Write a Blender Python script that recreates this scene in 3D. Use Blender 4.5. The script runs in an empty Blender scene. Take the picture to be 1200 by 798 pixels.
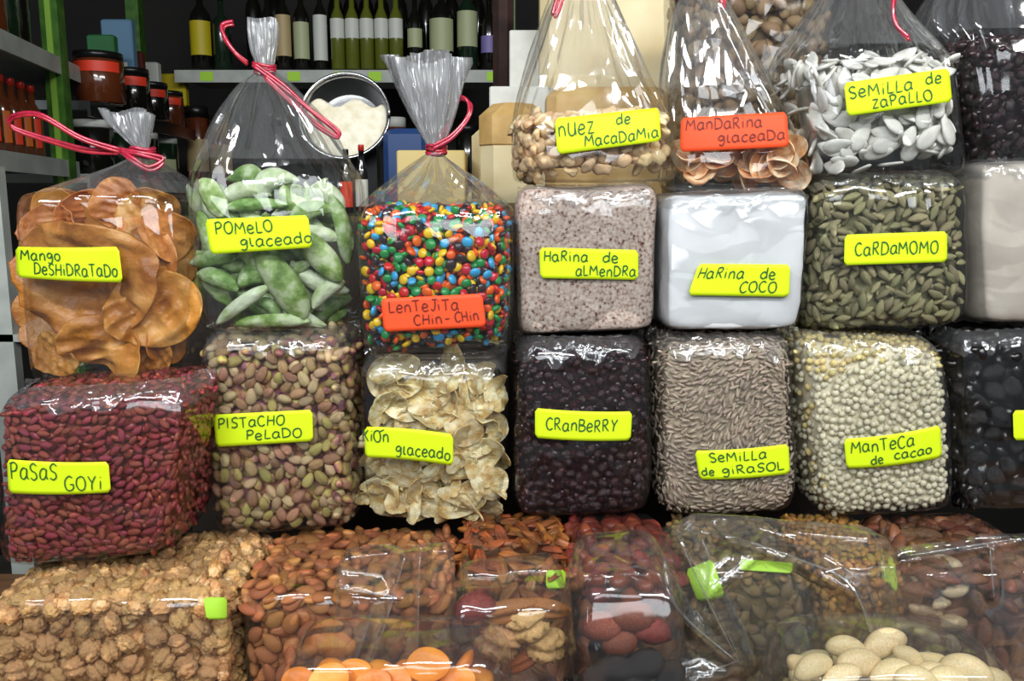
import bpy, math, random
import numpy as np
from mathutils import Vector, Matrix
from mathutils.bvhtree import BVHTree
from math import pi, sin, cos, radians

rng = np.random.default_rng(11)
random.seed(11)
SC = bpy.context.scene
COL = SC.collection

# ------------------------------------------------------------------ camera
TH = radians(9.0)
CAM = np.array([0.0, -1.0, 1.45])
cd = bpy.data.cameras.new('camera'); cam = bpy.data.objects.new('camera', cd); COL.objects.link(cam)
cam.location = CAM; cam.rotation_euler = (pi/2 - TH, 0, 0)
cd.sensor_width = 36; cd.lens = 30; cd.clip_start = 0.02
SC.camera = cam
# ------------------------------------------------------------------ world, lamps, exposure
w = bpy.data.worlds.new('world'); SC.world = w; w.use_nodes = True
w.node_tree.nodes['Background'].inputs[0].default_value = (0.85, 0.93, 1.0, 1)
w.node_tree.nodes['Background'].inputs[1].default_value = 0.22
SC.view_settings.view_transform = 'Standard'; SC.view_settings.look = 'None'
SC.view_settings.gamma = 1; SC.view_settings.exposure = 0.05
SC.cycles.transparent_max_bounces = 32
SC.cycles.max_bounces = 6
SC.cycles.glossy_bounces = 2
SC.cycles.caustics_reflective = False; SC.cycles.caustics_refractive = False
SC.cycles.sample_clamp_indirect = 3

def area(name, loc, target, sx, sy, power, col=(1, 1, 1)):
    l = bpy.data.lights.new(name, 'AREA'); l.shape = 'RECTANGLE'; l.size = sx; l.size_y = sy
    l.energy = power; l.color = col
    o = bpy.data.objects.new(name, l); COL.objects.link(o); o.location = loc
    d = Vector(target) - Vector(loc)
    o.rotation_euler = d.to_track_quat('-Z', 'Y').to_euler()
    return o
area('market_lamp', (-0.75, -1.35, 2.55), (-0.2, 0, 1.25), 1.3, 0.12, 26, (0.94, 0.97, 1.0))
area('market_lamp', (0.85, -1.25, 2.55), (0.3, 0, 1.25), 1.3, 0.12, 26, (1.0, 0.98, 0.95))
area('market_lamp', (0.0, -2.2, 2.3), (0, 0, 1.2), 2.4, 0.5, 26, (0.92, 0.96, 1.0))

# ------------------------------------------------------------------ projection helpers
def P(px, py, y):
    """world point on the ray of photo pixel (px,py) at depth plane y"""
    px = np.asarray(px, float); py = np.asarray(py, float); y = np.asarray(y, float)
    a = (px - 600) / 1000; b = (399 - py) / 1000
    t = (y - CAM[1]) / (b * sin(TH) + cos(TH))
    x = a * t; z = CAM[2] + t * (b * cos(TH) - sin(TH))
    return np.stack(np.broadcast_arrays(x, y, z), -1)

def PIX(p):
    d = np.asarray(p) - CAM
    f = d[..., 1] * cos(TH) - d[..., 2] * sin(TH)
    u = d[..., 1] * sin(TH) + d[..., 2] * cos(TH)
    return np.stack([600 + 1000 * d[..., 0] / f, 399 - 1000 * u / f], -1)

# ------------------------------------------------------------------ mesh helpers
def mesh(name, V, F, mat=None, smooth=True):
    me = bpy.data.meshes.new(name)
    V = np.asarray(V, np.float32)
    if isinstance(F, np.ndarray):
        n, k = F.shape
        me.vertices.add(len(V)); me.vertices.foreach_set('co', V.ravel())
        me.loops.add(n * k); me.loops.foreach_set('vertex_index', F.ravel().astype(np.int32))
        me.polygons.add(n); me.polygons.foreach_set('loop_start', (np.arange(n) * k).astype(np.int32))
        me.polygons.foreach_set('loop_total', np.full(n, k, np.int32))
        me.update(calc_edges=True); me.validate()
    else:
        me.from_pydata([tuple(v) for v in V.tolist()], [], F); me.update()
    if smooth:
        me.polygons.foreach_set('use_smooth', [True] * len(me.polygons))
    if mat: me.materials.append(mat)
    return me

def obj(name, me, parent=None, loc=None):
    o = bpy.data.objects.new(name, me); COL.objects.link(o)
    if parent is not None: o.parent = parent
    if loc is not None: o.location = loc
    return o

def tag(o, label=None, cat=None, group=None, kind=None):
    if label: o['label'] = label
    if cat: o['category'] = cat
    if group: o['group'] = group
    if kind: o['kind'] = kind
    return o

def empty(name, loc, label, cat, group=None):
    o = bpy.data.objects.new(name, None); COL.objects.link(o); o.location = loc
    o.empty_display_size = 0.02
    return tag(o, label, cat, group)

class MB:
    """collects shapes as one mesh"""
    def __init__(s): s.V = []; s.F = []
    def add(s, V, F):
        b = len(s.V); s.V += [tuple(v) for v in V]; s.F += [tuple(i + b for i in f) for f in F]; return s
    def box(s, x0, x1, y0, y1, z0, z1, bev=0):
        if bev == 0:
            V = [(x, y, z) for x in (x0, x1) for y in (y0, y1) for z in (z0, z1)]
            return s.add(V, [(0, 1, 3, 2), (4, 6, 7, 5), (0, 4, 5, 1), (2, 3, 7, 6), (0, 2, 6, 4), (1, 5, 7, 3)])
        # rounded box: octagonal prism with chamfered rims
        b = bev
        def ring(z, i):
            return [(x0+b+i, y0+i, z), (x1-b-i, y0+i, z), (x1-i, y0+b+i, z), (x1-i, y1-b-i, z), (x1-b-i, y1-i, z), (x0+b+i, y1-i, z), (x0+i, y1-b-i, z), (x0+i, y0+b+i, z)]
        R = [ring(z0, b), ring(z0+b, 0), ring(z1-b, 0), ring(z1, b)]
        V = sum(R, [])
        F = [tuple(range(7, -1, -1)), tuple(range(24, 32))]
        for k in range(3):
            for i in range(8):
                j = (i+1) % 8
                F.append((k*8+i, k*8+j, (k+1)*8+j, (k+1)*8+i))
        return s.add(V, F)
    def lathe(s, prof, c=(0, 0, 0), n=20, cap=True):
        V = []; F = []
        for r, z in prof:
            for i in range(n):
                a = 2*pi*i/n; V.append((c[0]+r*cos(a), c[1]+r*sin(a), c[2]+z))
        for k in range(len(prof)-1):
            for i in range(n):
                j = (i+1) % n; F.append((k*n+i, k*n+j, (k+1)*n+j, (k+1)*n+i))
        if cap:
            F.append(tuple(range(n-1, -1, -1))); F.append(tuple(range((len(prof)-1)*n, len(prof)*n)))
        return s.add(V, F)
    def build(s, name, mat, parent=None, smooth=False, loc=None):
        return obj(name, mesh(name, s.V, s.F, mat, smooth), parent, loc)

def catmull(pts, n=8):
    p = [np.array(q, float) for q in pts]
    if len(p) < 3: return [p[0] + (p[-1]-p[0])*t for t in np.linspace(0, 1, 3)]
    q = [2*p[0]-p[1]] + p + [2*p[-1]-p[-2]]; out = []
    for i in range(1, len(q)-2):
        for k in range(n):
            t = k/n
            out.append(0.5*((2*q[i]) + (-q[i-1]+q[i+1])*t + (2*q[i-1]-5*q[i]+4*q[i+1]-q[i+2])*t*t + (-q[i-1]+3*q[i]-3*q[i+1]+q[i+2])*t**3))
    out.append(p[-1]); return out

def tube(pts, r, n=6, flat=1.0, rad=None):
    pts = [Vector(p) for p in pts]; V = []; F = []
    up = Vector((0, 1, 0))
    for k, p in enumerate(pts):
        d = (pts[min(k+1, len(pts)-1)] - pts[max(k-1, 0)]).normalized()
        a = up.cross(d)
        if a.length < 1e-4: a = Vector((1, 0, 0))
        a.normalize(); b = d.cross(a)
        rr = r * (rad[k] if rad else 1)
        for i in range(n):
            t = 2*pi*i/n; V.append(p + a*cos(t)*rr + b*sin(t)*rr*flat)
    for k in range(len(pts)-1):
        for i in range(n):
            j = (i+1) % n; F.append((k*n+i, k*n+j, (k+1)*n+j, (k+1)*n+i))
    F.append(tuple(range(n-1, -1, -1))); F.append(tuple(range((len(pts)-1)*n, len(pts)*n)))
    return V, F

# cheap smooth noise (sum of random sines) on arrays of points
class Wob:
    def __init__(s, freq, n=6, seed=0, ridged=False):
        r = np.random.default_rng(seed); k = r.normal(size=(n, 3)); k /= np.linalg.norm(k, axis=1)[:, None]
        s.k = k * freq * r.uniform(.6, 1.5, (n, 1)); s.p = r.uniform(0, 6.28, n); s.ridged = ridged; s.n = n
    def __call__(s, X):
        a = np.sin(X @ s.k.T + s.p)
        if s.ridged: a = 1 - 2*np.abs(a)**.7
        return a.sum(-1) / s.n

# ------------------------------------------------------------------ materials
def lin(c):
    if isinstance(c, str):
        c = tuple(int(c[i:i+2], 16)/255 for i in (0, 2, 4))
    return tuple(((x/12.92) if x <= .04045 else ((x+.055)/1.055)**2.4) for x in c[:3]) + (1,)

def M(name, cols, scale=120, rough=.5, bump=0, bscale=None, jit=.12, spec=.4, sss=0, detail=3, metal=0, coat=0, btype='FBM', stretch=None, emit=0):
    m = bpy.data.materials.new(name); m.use_nodes = True; nt = m.node_tree; N = nt.nodes; L = nt.links
    b = N['Principled BSDF']
    b.inputs['Roughness'].default_value = rough; b.inputs['Metallic'].default_value = metal
    b.inputs['Specular IOR Level'].default_value = spec
    if coat: b.inputs['Coat Weight'].default_value = coat; b.inputs['Coat Roughness'].default_value = .15
    if sss:
        b.inputs['Subsurface Weight'].default_value = sss; b.inputs['Subsurface Radius'].default_value = (1, .5, .25); b.inputs['Subsurface Scale'].default_value = .004
    if isinstance(cols, (str, tuple)): cols = [(0.5, cols)]
    tc = N.new('ShaderNodeTexCoord'); vec = tc.outputs['Object']
    oi = N.new('ShaderNodeObjectInfo'); ge = N.new('ShaderNodeNewGeometry')
    ad = N.new('ShaderNodeMath'); ad.operation = 'ADD'
    L.new(oi.outputs['Random'], ad.inputs[0]); L.new(ge.outputs['Random Per Island'], ad.inputs[1])
    fr = N.new('ShaderNodeMath'); fr.operation = 'FRACT'; L.new(ad.outputs[0], fr.inputs[0])
    if stretch:
        mp = N.new('ShaderNodeMapping'); mp.inputs['Scale'].default_value = stretch; L.new(vec, mp.inputs[0]); vec = mp.outputs[0]
    if len(cols) > 1:
        no = N.new('ShaderNodeTexNoise'); no.noise_dimensions = '4D'; no.inputs['Scale'].default_value = scale; no.inputs['Detail'].default_value = detail
        L.new(vec, no.inputs['Vector'])
        mu = N.new('ShaderNodeMath'); mu.operation = 'MULTIPLY'; mu.inputs[1].default_value = 37.0; L.new(fr.outputs[0], mu.inputs[0]); L.new(mu.outputs[0], no.inputs['W'])
        rp = N.new('ShaderNodeValToRGB'); L.new(no.outputs[0], rp.inputs[0])
        e = rp.color_ramp.elements
        while len(e) < len(cols): e.new(.5)
        for k, (p, c) in enumerate(cols): e[k].position = p; e[k].color = lin(c)
        out = rp.outputs[0]
    else:
        rg = N.new('ShaderNodeRGB'); rg.outputs[0].default_value = lin(cols[0][1]); out = rg.outputs[0]
    if jit:
        hs = N.new('ShaderNodeHueSaturation')
        mr = N.new('ShaderNodeMapRange'); mr.inputs[3].default_value = 1 - jit*1.5; mr.inputs[4].default_value = 1 + jit*1.5
        L.new(fr.outputs[0], mr.inputs[0]); L.new(mr.outputs[0], hs.inputs['Value'])
        m2 = N.new('ShaderNodeMath'); m2.operation = 'MULTIPLY'; m2.inputs[1].default_value = 7.31; L.new(fr.outputs[0], m2.inputs[0])
        f2 = N.new('ShaderNodeMath'); f2.operation = 'FRACT'; L.new(m2.outputs[0], f2.inputs[0])
        m3 = N.new('ShaderNodeMapRange'); m3.inputs[3].default_value = .5 - jit*.12; m3.inputs[4].default_value = .5 + jit*.12
        L.new(f2.outputs[0], m3.inputs[0]); L.new(m3.outputs[0], hs.inputs['Hue'])
        L.new(out, hs.inputs['Color']); out = hs.outputs[0]
    L.new(out, b.inputs['Base Color'])
    if bump:
        nb = N.new('ShaderNodeTexNoise'); nb.inputs['Scale'].default_value = bscale or scale*2; nb.inputs['Detail'].default_value = 3
        nb.noise_type = btype
        L.new(vec, nb.inputs['Vector'])
        bp = N.new('ShaderNodeBump'); bp.inputs['Strength'].default_value = min(1, bump); bp.inputs['Distance'].default_value = .001*max(1, bump)
        L.new(nb.outputs[0], bp.inputs['Height']); L.new(bp.outputs[0], b.inputs['Normal'])
    if emit:
        b.inputs['Emission Color'].default_value = lin(cols[0][1]); b.inputs['Emission Strength'].default_value = emit
    return m

def film_mat(name, haze=.03, crease=.5, scale=22, tint=(.97, .98, .98), rough=.09, gloss=.09, stretch=(1, 1, 1)):
    m = bpy.data.materials.new(name); m.use_nodes = True; nt = m.node_tree; N = nt.nodes; L = nt.links
    N.remove(N['Principled BSDF']); out = N['Material Output']
    tr = N.new('ShaderNodeBsdfTransparent'); tr.inputs[0].default_value = tint + (1,)
    gl = N.new('ShaderNodeBsdfGlossy'); gl.inputs['Roughness'].default_value = rough; gl.inputs['Color'].default_value = (1, 1, 1, 1)
    df = N.new('ShaderNodeBsdfTranslucent'); df.inputs[0].default_value = (.85, .87, .9, 1)
    d2 = N.new('ShaderNodeBsdfDiffuse'); d2.inputs[0].default_value = (.85, .87, .9, 1)
    tc = N.new('ShaderNodeTexCoord')
    n1 = N.new('ShaderNodeTexVoronoi'); n1.distance = 'MANHATTAN'; n1.inputs['Scale'].default_value = scale
    n3 = N.new('ShaderNodeTexNoise'); n3.inputs['Scale'].default_value = scale*.7; n3.inputs['Detail'].default_value = 1
    mp = N.new('ShaderNodeMapping'); mp.inputs['Scale'].default_value = stretch; L.new(tc.outputs['Object'], mp.inputs[0])
    L.new(mp.outputs[0], n3.inputs['Vector'])
    va = N.new('ShaderNodeVectorMath'); va.operation = 'MULTIPLY_ADD'; va.inputs[1].default_value = (.05, .05, .05)
    L.new(n3.outputs['Color'], va.inputs[0]); L.new(mp.outputs[0], va.inputs[2])
    n2 = N.new('ShaderNodeTexNoise'); n2.inputs['Scale'].default_value = scale*.45; n2.inputs['Detail'].default_value = 1
    L.new(va.outputs[0], n1.inputs['Vector']); L.new(mp.outputs[0], n2.inputs['Vector'])
    b1 = N.new('ShaderNodeBump'); b1.inputs['Strength'].default_value = crease; b1.inputs['Distance'].default_value = .010
    b2 = N.new('ShaderNodeBump'); b2.inputs['Strength'].default_value = .8; b2.inputs['Distance'].default_value = .012
    L.new(n2.outputs[0], b2.inputs['Height']); L.new(n1.outputs[0], b1.inputs['Height']); L.new(b2.outputs[0], b1.inputs['Normal'])
    L.new(b1.outputs[0], gl.inputs['Normal'])
    fz = N.new('ShaderNodeFresnel'); fz.inputs[0].default_value = 1.5; L.new(b1.outputs[0], fz.inputs['Normal'])
    mx = N.new('ShaderNodeMath'); mx.operation = 'MULTIPLY_ADD'; mx.inputs[1].default_value = .6; mx.inputs[2].default_value = gloss*.5; L.new(fz.outputs[0], mx.inputs[0])
    cl = N.new('ShaderNodeMath'); cl.operation = 'MINIMUM'; cl.inputs[1].default_value = .40; L.new(mx.outputs[0], cl.inputs[0])
    a = N.new('ShaderNodeMixShader'); a.inputs[0].default_value = .5; L.new(df.outputs[0], a.inputs[1]); L.new(d2.outputs[0], a.inputs[2])
    s1 = N.new('ShaderNodeMixShader'); s1.inputs[0].default_value = haze; L.new(tr.outputs[0], s1.inputs[1]); L.new(a.outputs[0], s1.inputs[2])
    s2 = N.new('ShaderNodeMixShader'); L.new(cl.outputs[0], s2.inputs[0]); L.new(s1.outputs[0], s2.inputs[1]); L.new(gl.outputs[0], s2.inputs[2])
    L.new(s2.outputs[0], out.inputs[0])
    return m

FILM = film_mat('clear_film', .010, .5, 17, gloss=.07)
FILM_CONE = film_mat('clear_film_gathered', .085, .35, 30, gloss=.14, stretch=(1.2, 1.2, .22))
FILM_TUFT = film_mat('clear_film_bunched', .34, .5, 70, rough=.16, gloss=.2, stretch=(1.3, 1.3, .16))
FILM_CREASE = film_mat('film_crease', .14, .1, 60, rough=.2, gloss=.5)
FILM_LOOSE = film_mat('loose_crumpled_film', .028, .9, 11, rough=.09, gloss=.06)

LIME = M('lime_paper', 'd8f51c', jit=0, rough=.55, spec=.3)
LIMED = M('lime_paper_faded', 'a6d83a', jit=0, rough=.55, spec=.3)
ORANGE = M('orange_paper', 'f9552b', jit=0, rough=.55, spec=.3)
INK = M('green_ink', '2c5a2a', jit=0, rough=.6)
INKR = M('brown_ink', '6d2418', jit=0, rough=.6)
RED = M('red_ribbon', [(.35, '98142a'), (.65, 'c42a42')], 90, .25, jit=.05, spec=.7, coat=.4)

# ------------------------------------------------------------------ room
ROOMW = M('plaster_dark', [(.3, '1f1f1e'), (.7, '2a2927')], 3, .9, jit=0)
CONC = M('concrete_floor', [(.3, '5a5650'), (.7, '77716a')], 5, .8, jit=0)
SHW = M('shelf_white', [(.35, '9ea49e'), (.7, 'b6bab2')], 20, .5, jit=0)
def struct(name, V6, mat):
    o = MB().box(*V6).build(name, mat); o['kind'] = 'structure'; return o
struct('floor', (-2.3, 2.3, -4, 2.5, -.05, 0), CONC)
struct('ceiling', (-2.3, 2.3, -.4, 2.5, 2.9, 2.95), ROOMW)
struct('wall_back', (-2.3, 2.3, 2.4, 2.5, 0, 2.9), ROOMW)
struct('wall_left', (-2.3, -2.2, -.4, 2.4, 0, 2.9), ROOMW)
struct('wall_right', (2.2, 2.3, -.4, 2.4, 0, 2.9), ROOMW)

COUNTER_Z = float(P(600, 872, -.14)[2])
WOOD = M('counter_wood', [(.3, '6b4a30'), (.7, '8a6444')], 12, .5, jit=0, stretch=(1, 6, 6))
ct = empty('market_counter', (0, .0, 0), 'wooden market counter under all the bags', 'counter')
MB().box(-1.1, 1.1, -.50, .30, COUNTER_Z-.04, COUNTER_Z).build('worktop', WOOD, ct)
MB().box(-1.08, 1.08, -.47, .28, 0, COUNTER_Z-.04).build('cabinet', WOOD, ct)

# ------------------------------------------------------------------ bag shape
def spow(x, p): return np.abs(x)**p
class Bag:
    """a filled bag: quad (photo pixels TL,TR,BR,BL) on the plane y+.02, front at y, depth d"""
    def __init__(s, quad, y, d, p=5.0, q=3.2):
        s.q4 = np.array(quad, float); s.y = y; s.d = d; s.p = p; s.q = q
        s.C = P(s.q4[:, 0], s.q4[:, 1], y + .02)     # world corners
        s.base = (s.C[2]+s.C[3])/2
        sd = abs(int(s.q4.sum())); s.wx = Wob(28, 4, sd); s.wy = Wob(34, 5, sd+1); s.wz = Wob(24, 4, sd+2)
        s.w = np.linalg.norm(s.C[1]-s.C[0]); s.h = np.linalg.norm(s.C[0]-s.C[3])
    def bil(s, u, v):
        a = (u+1)/2; b = (1-v)/2
        a = a[..., None]; b = b[..., None]
        return (s.C[0]*(1-a)+s.C[1]*a)*(1-b) + (s.C[3]*(1-a)+s.C[2]*a)*b
    def at(s, u, v, w):   # w: -1 front .. 1 back
        X = s.bil(np.asarray(u, float), np.asarray(v, float)); X = X.copy()
        X[..., 1] = s.y + s.d/2*(1+w)
        K = X*1.0
        X[..., 0] += .0035*s.wx(K); X[..., 2] += .003*s.wz(K)*(1-np.abs(np.asarray(v, float))**6*(np.asarray(v, float) < 0)); X[..., 1] += .0045*s.wy(K)*(np.asarray(w, float) < .5)
        return X
    def front(s, u, v, inset=0):
        u = np.clip(u, -.9985, .9985); v = np.clip(v, -.9985, .9985)
        k = np.clip(1-spow(u, s.p)-spow(v, s.p), 0, 1)**(1/s.q)
        X = s.at(u, v, -k)
        return X
    def normal(s, u, v):
        e = .01
        a = s.front(u+e, v)-s.front(u-e, v); b = s.front(u, v+e)-s.front(u, v-e)
        n = np.cross(a, b); return n/np.maximum(np.linalg.norm(n, axis=-1), 1e-9)[..., None]
    def from_px(s, px, py, lift=.002):
        """point of the front surface seen at a photo pixel"""
        px = np.asarray(px, float); py = np.asarray(py, float)
        q = s.q4
        u = (px-q[:, 0].mean())/((q[1, 0]+q[2, 0]-q[0, 0]-q[3, 0])/4); v = -(py-q[:, 1].mean())/((q[2, 1]+q[3, 1]-q[0, 1]-q[1, 1])/4)
        for _ in range(8):
            u = np.clip(u, -.97, .97); v = np.clip(v, -.97, .97)
            e = PIX(s.front(u, v)) - np.stack([px, py], -1)
            u = u - e[..., 0]/(s.w*500); v = v + e[..., 1]/(s.h*500)
        X = s.front(np.clip(u, -.97, .97), np.clip(v, -.97, .97))
        return P(px, py, X[..., 1]-lift)

def cubegrid(n):
    V = []; F = []; g = np.linspace(-1, 1, n+1)
    g = np.sin(g*pi/2)*.35+g*.65
    idx = {}
    def vid(x, y, z):
        k = (round(x, 5), round(y, 5), round(z, 5))
        if k not in idx: idx[k] = len(V); V.append(k)
        return idx[k]
    for ax in range(3):
        for sgn in (-1, 1):
            for i in range(n):
                for j in range(n):
                    c = []
                    for a, b in ((i, j), (i+1, j), (i+1, j+1), (i, j+1)):
                        p = [0, 0, 0]; p[ax] = sgn; p[(ax+1) % 3] = g[a]; p[(ax+2) % 3] = g[b]; c.append(vid(*p))
                    F.append(c if sgn > 0 else c[::-1])
    return np.array(V, float), np.array(F)
CG = cubegrid(30); CGs = cubegrid(12)

def blob(bag, grid, off=0.0, wob=.004, fr=30, seed=0, ridged=False, shrink=1.0, toponly=0):
    V, F = grid
    k = (spow(V[:, 0], bag.p)+spow(V[:, 2], bag.p)+spow(V[:, 1], bag.q))**(-1/bag.p)
    k = np.minimum(k, 1.0)
    U = V*k[:, None]
    # flatten so that y follows its own exponent
    X = bag.at(U[:, 0]*shrink, U[:, 2]*shrink, U[:, 1]*shrink)
    c = X.mean(0); D = X-c; D /= np.linalg.norm(D, axis=1)[:, None]
    N = np.stack([np.sign(U[:, 0])*spow(U[:, 0], 4), np.sign(U[:, 1])*spow(U[:, 1], 3), np.sign(U[:, 2])*spow(U[:, 2], 4)], -1)
    N /= np.maximum(np.linalg.norm(N, axis=1), 1e-6)[:, None]
    a = Wob(fr, 6, seed, ridged)(X) + .5*Wob(fr*2.3, 5, seed+1, ridged)(X)
    if toponly: a = a*(1-toponly+toponly*np.clip(np.abs(U[:, 2]), 0, 1)**3)
    X = X + N*(off + wob*a)[:, None]
    return X, F

def local_mesh_obj(name, X, F, mat, parent, smooth=True):
    """mesh in the parent's local space, so that its origin stands at the thing's base"""
    o = obj(name, mesh(name, X-np.array(parent.location), F, mat, smooth), parent)
    return o

# ------------------------------------------------------------------ handwriting (own stroke font)
G = {
 'a': (.62, [[(.5,.62),(.25,.68),(.05,.45),(.06,.12),(.28,.02),(.48,.25),(.52,.66)],[(.52,.6),(.5,.2),(.62,.02)]]),
 'A': (.7, [[(.0,0),(.32,1),(.62,0)],[(.1,.4),(.55,.4)]]),
 'B': (.6, [[(.05,0),(.05,1)],[(.05,1),(.45,.92),(.42,.6),(.08,.52)],[(.08,.52),(.55,.42),(.5,.08),(.03,0)]]),
 'C': (.62, [[(.58,.85),(.35,1),(.08,.75),(.03,.4),(.15,.08),(.38,0),(.6,.15)]]),
 'c': (.5, [[(.48,.58),(.28,.68),(.06,.45),(.06,.15),(.28,0),(.5,.12)]]),
 'd': (.62, [[(.5,.5),(.28,.62),(.05,.42),(.05,.12),(.28,0),(.5,.2)],[(.53,1.05),(.52,.5),(.54,0)]]),
 'D': (.7, [[(.06,0),(.08,1)],[(0,.98),(.4,.95),(.65,.6),(.55,.15),(.02,0)]]),
 'e': (.55, [[(.08,.32),(.48,.4),(.42,.62),(.22,.68),(.05,.42),(.08,.1),(.3,0),(.52,.12)]]),
 'E': (.55, [[(.5,.95),(.2,.98),(.08,.78),(.2,.58),(.38,.52)],[(.3,.52),(.06,.35),(.08,.08),(.3,0),(.52,.1)]]),
 'G': (.7, [[(.58,.88),(.35,1),(.08,.75),(.03,.38),(.15,.06),(.4,0),(.62,.15),(.62,.42)],[(.38,.42),(.68,.42)]]),
 'g': (.58, [[(.48,.58),(.25,.68),(.05,.48),(.12,.25),(.35,.25),(.5,.55)],[(.5,.62),(.5,0),(.35,-.28),(.08,-.2)]]),
 'H': (.65, [[(.05,0),(.07,1)],[(.58,0),(.56,1)],[(.05,.5),(.58,.52)]]),
 'i': (.25, [[(.12,0),(.12,.6)],[(.12,.82),(.14,.88)]]),
 'I': (.25, [[(.1,0),(.12,1)]]),
 'J': (.5, [[(.15,.98),(.6,1)],[(.42,.98),(.4,.25),(.25,0),(.05,.15)]]),
 'K': (.6, [[(.06,0),(.08,1)],[(.52,.95),(.1,.48)],[(.2,.55),(.58,0)]]),
 'L': (.5, [[(.08,1),(.06,.02)],[(.06,.02),(.5,.05)]]),
 'M': (.85, [[(.03,0),(.1,.95)],[(.1,.95),(.4,.4)],[(.4,.4),(.7,.98)],[(.7,.98),(.8,0)]]),
 'n': (.6, [[(.08,.65),(.08,0)],[(.08,.4),(.25,.66),(.45,.6),(.52,.3),(.52,0)]]),
 'O': (.7, [[(.35,1),(.08,.8),(.03,.35),(.25,.02),(.55,.1),(.66,.5),(.55,.9),(.33,1)]]),
 'o': (.55, [[(.28,.66),(.06,.5),(.05,.15),(.26,0),(.46,.15),(.48,.5),(.26,.66)]]),
 'P': (.6, [[(.1,0),(.1,.98)],[(.02,.9),(.35,1),(.55,.8),(.42,.52),(.1,.45)]]),
 'R': (.62, [[(.08,0),(.08,.98)],[(.03,.92),(.38,1),(.5,.78),(.36,.54),(.08,.5)],[(.2,.5),(.58,0)]]),
 'S': (.55, [[(.52,.85),(.3,1),(.06,.8),(.15,.55),(.42,.42),(.48,.15),(.25,0),(.03,.12)]]),
 'T': (.65, [[(.0,.97),(.65,1)],[(.33,.98),(.32,0)]]),
 'U': (.62, [[(.05,.9),(.05,.25),(.25,0),(.5,.15),(.55,.9)],[(.55,.5),(.6,0)]]),
 'Y': (.6, [[(.03,1),(.3,.5)],[(.58,1),(.3,.48),(.26,0)]]),
 'Z': (.62, [[(.05,.95),(.55,1)],[(.55,1),(.05,.05)],[(.05,.05),(.6,.02)]]),
 'z': (.58, [[(.05,.78),(.5,.8)],[(.5,.8),(.08,.02)],[(.08,.02),(.55,.04)]]),
 'l': (.3, [[(.08,.75),(.08,.08),(.28,.03)]]),
 '-': (.4, [[(.05,.45),(.35,.47)]]),
 "'": (.0, [[(-.3,.85),(-.18,1.1)]]),
 ' ': (.45, []),
}
def write_on(surf, parent, lines, W, H, ink):
    """lines: (text, x0, x1, baseline, cap height) in sticker millimetres (origin bottom left); surf(s,t)->world"""
    V = []; F = []
    r = random.Random(sum(map(ord, lines[0][0])))
    for text, x0, x1, yb, ch in lines:
        tot = sum(G[c][0]+.14 for c in text) ; k = (x1-x0)/tot; x = x0
        for c in text:
            wd, strokes = G[c]
            dy = r.uniform(-.05, .05)*ch; sl = r.uniform(-.05, .08)
            for st in strokes:
                q = catmull(st, 5) if len(st) > 2 else catmull(st)
                q = [((x+(p[0]+sl*p[1])*k), (yb+dy+p[1]*ch)) for p in q]
                hw = .78
                L = []
                for i, p in enumerate(q):
                    a = q[max(i-1, 0)]; b = q[min(i+1, len(q)-1)]
                    d = math.hypot(b[0]-a[0], b[1]-a[1]) or 1; nx, ny = -(b[1]-a[1])/d*hw, (b[0]-a[0])/d*hw
                    if i == 0 or i == len(q)-1: nx *= .7; ny *= .7
                    L.append(((p[0]+nx)/W, (p[1]+ny)/H)); L.append(((p[0]-nx)/W, (p[1]-ny)/H))
                b0 = len(V); V += L
                F += [(b0+2*i, b0+2*i+1, b0+2*i+3, b0+2*i+2) for i in range(len(q)-1)]
            x += (wd+.14)*k
    A = np.array(V); X = surf(A[:, 0], A[:, 1], .0011)
    o = obj('lettering', mesh('lettering', X-PW(parent), np.array(F), ink, False), parent)
    return o
def PW(o):
    p = np.zeros(3)
    while o is not None: p = p+np.array(o.location); o = o.parent
    return p

def basis(s, t):
    return [1+0*s, s, s*s, t+0*s, s*t, t*t+0*s, s**3]

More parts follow.
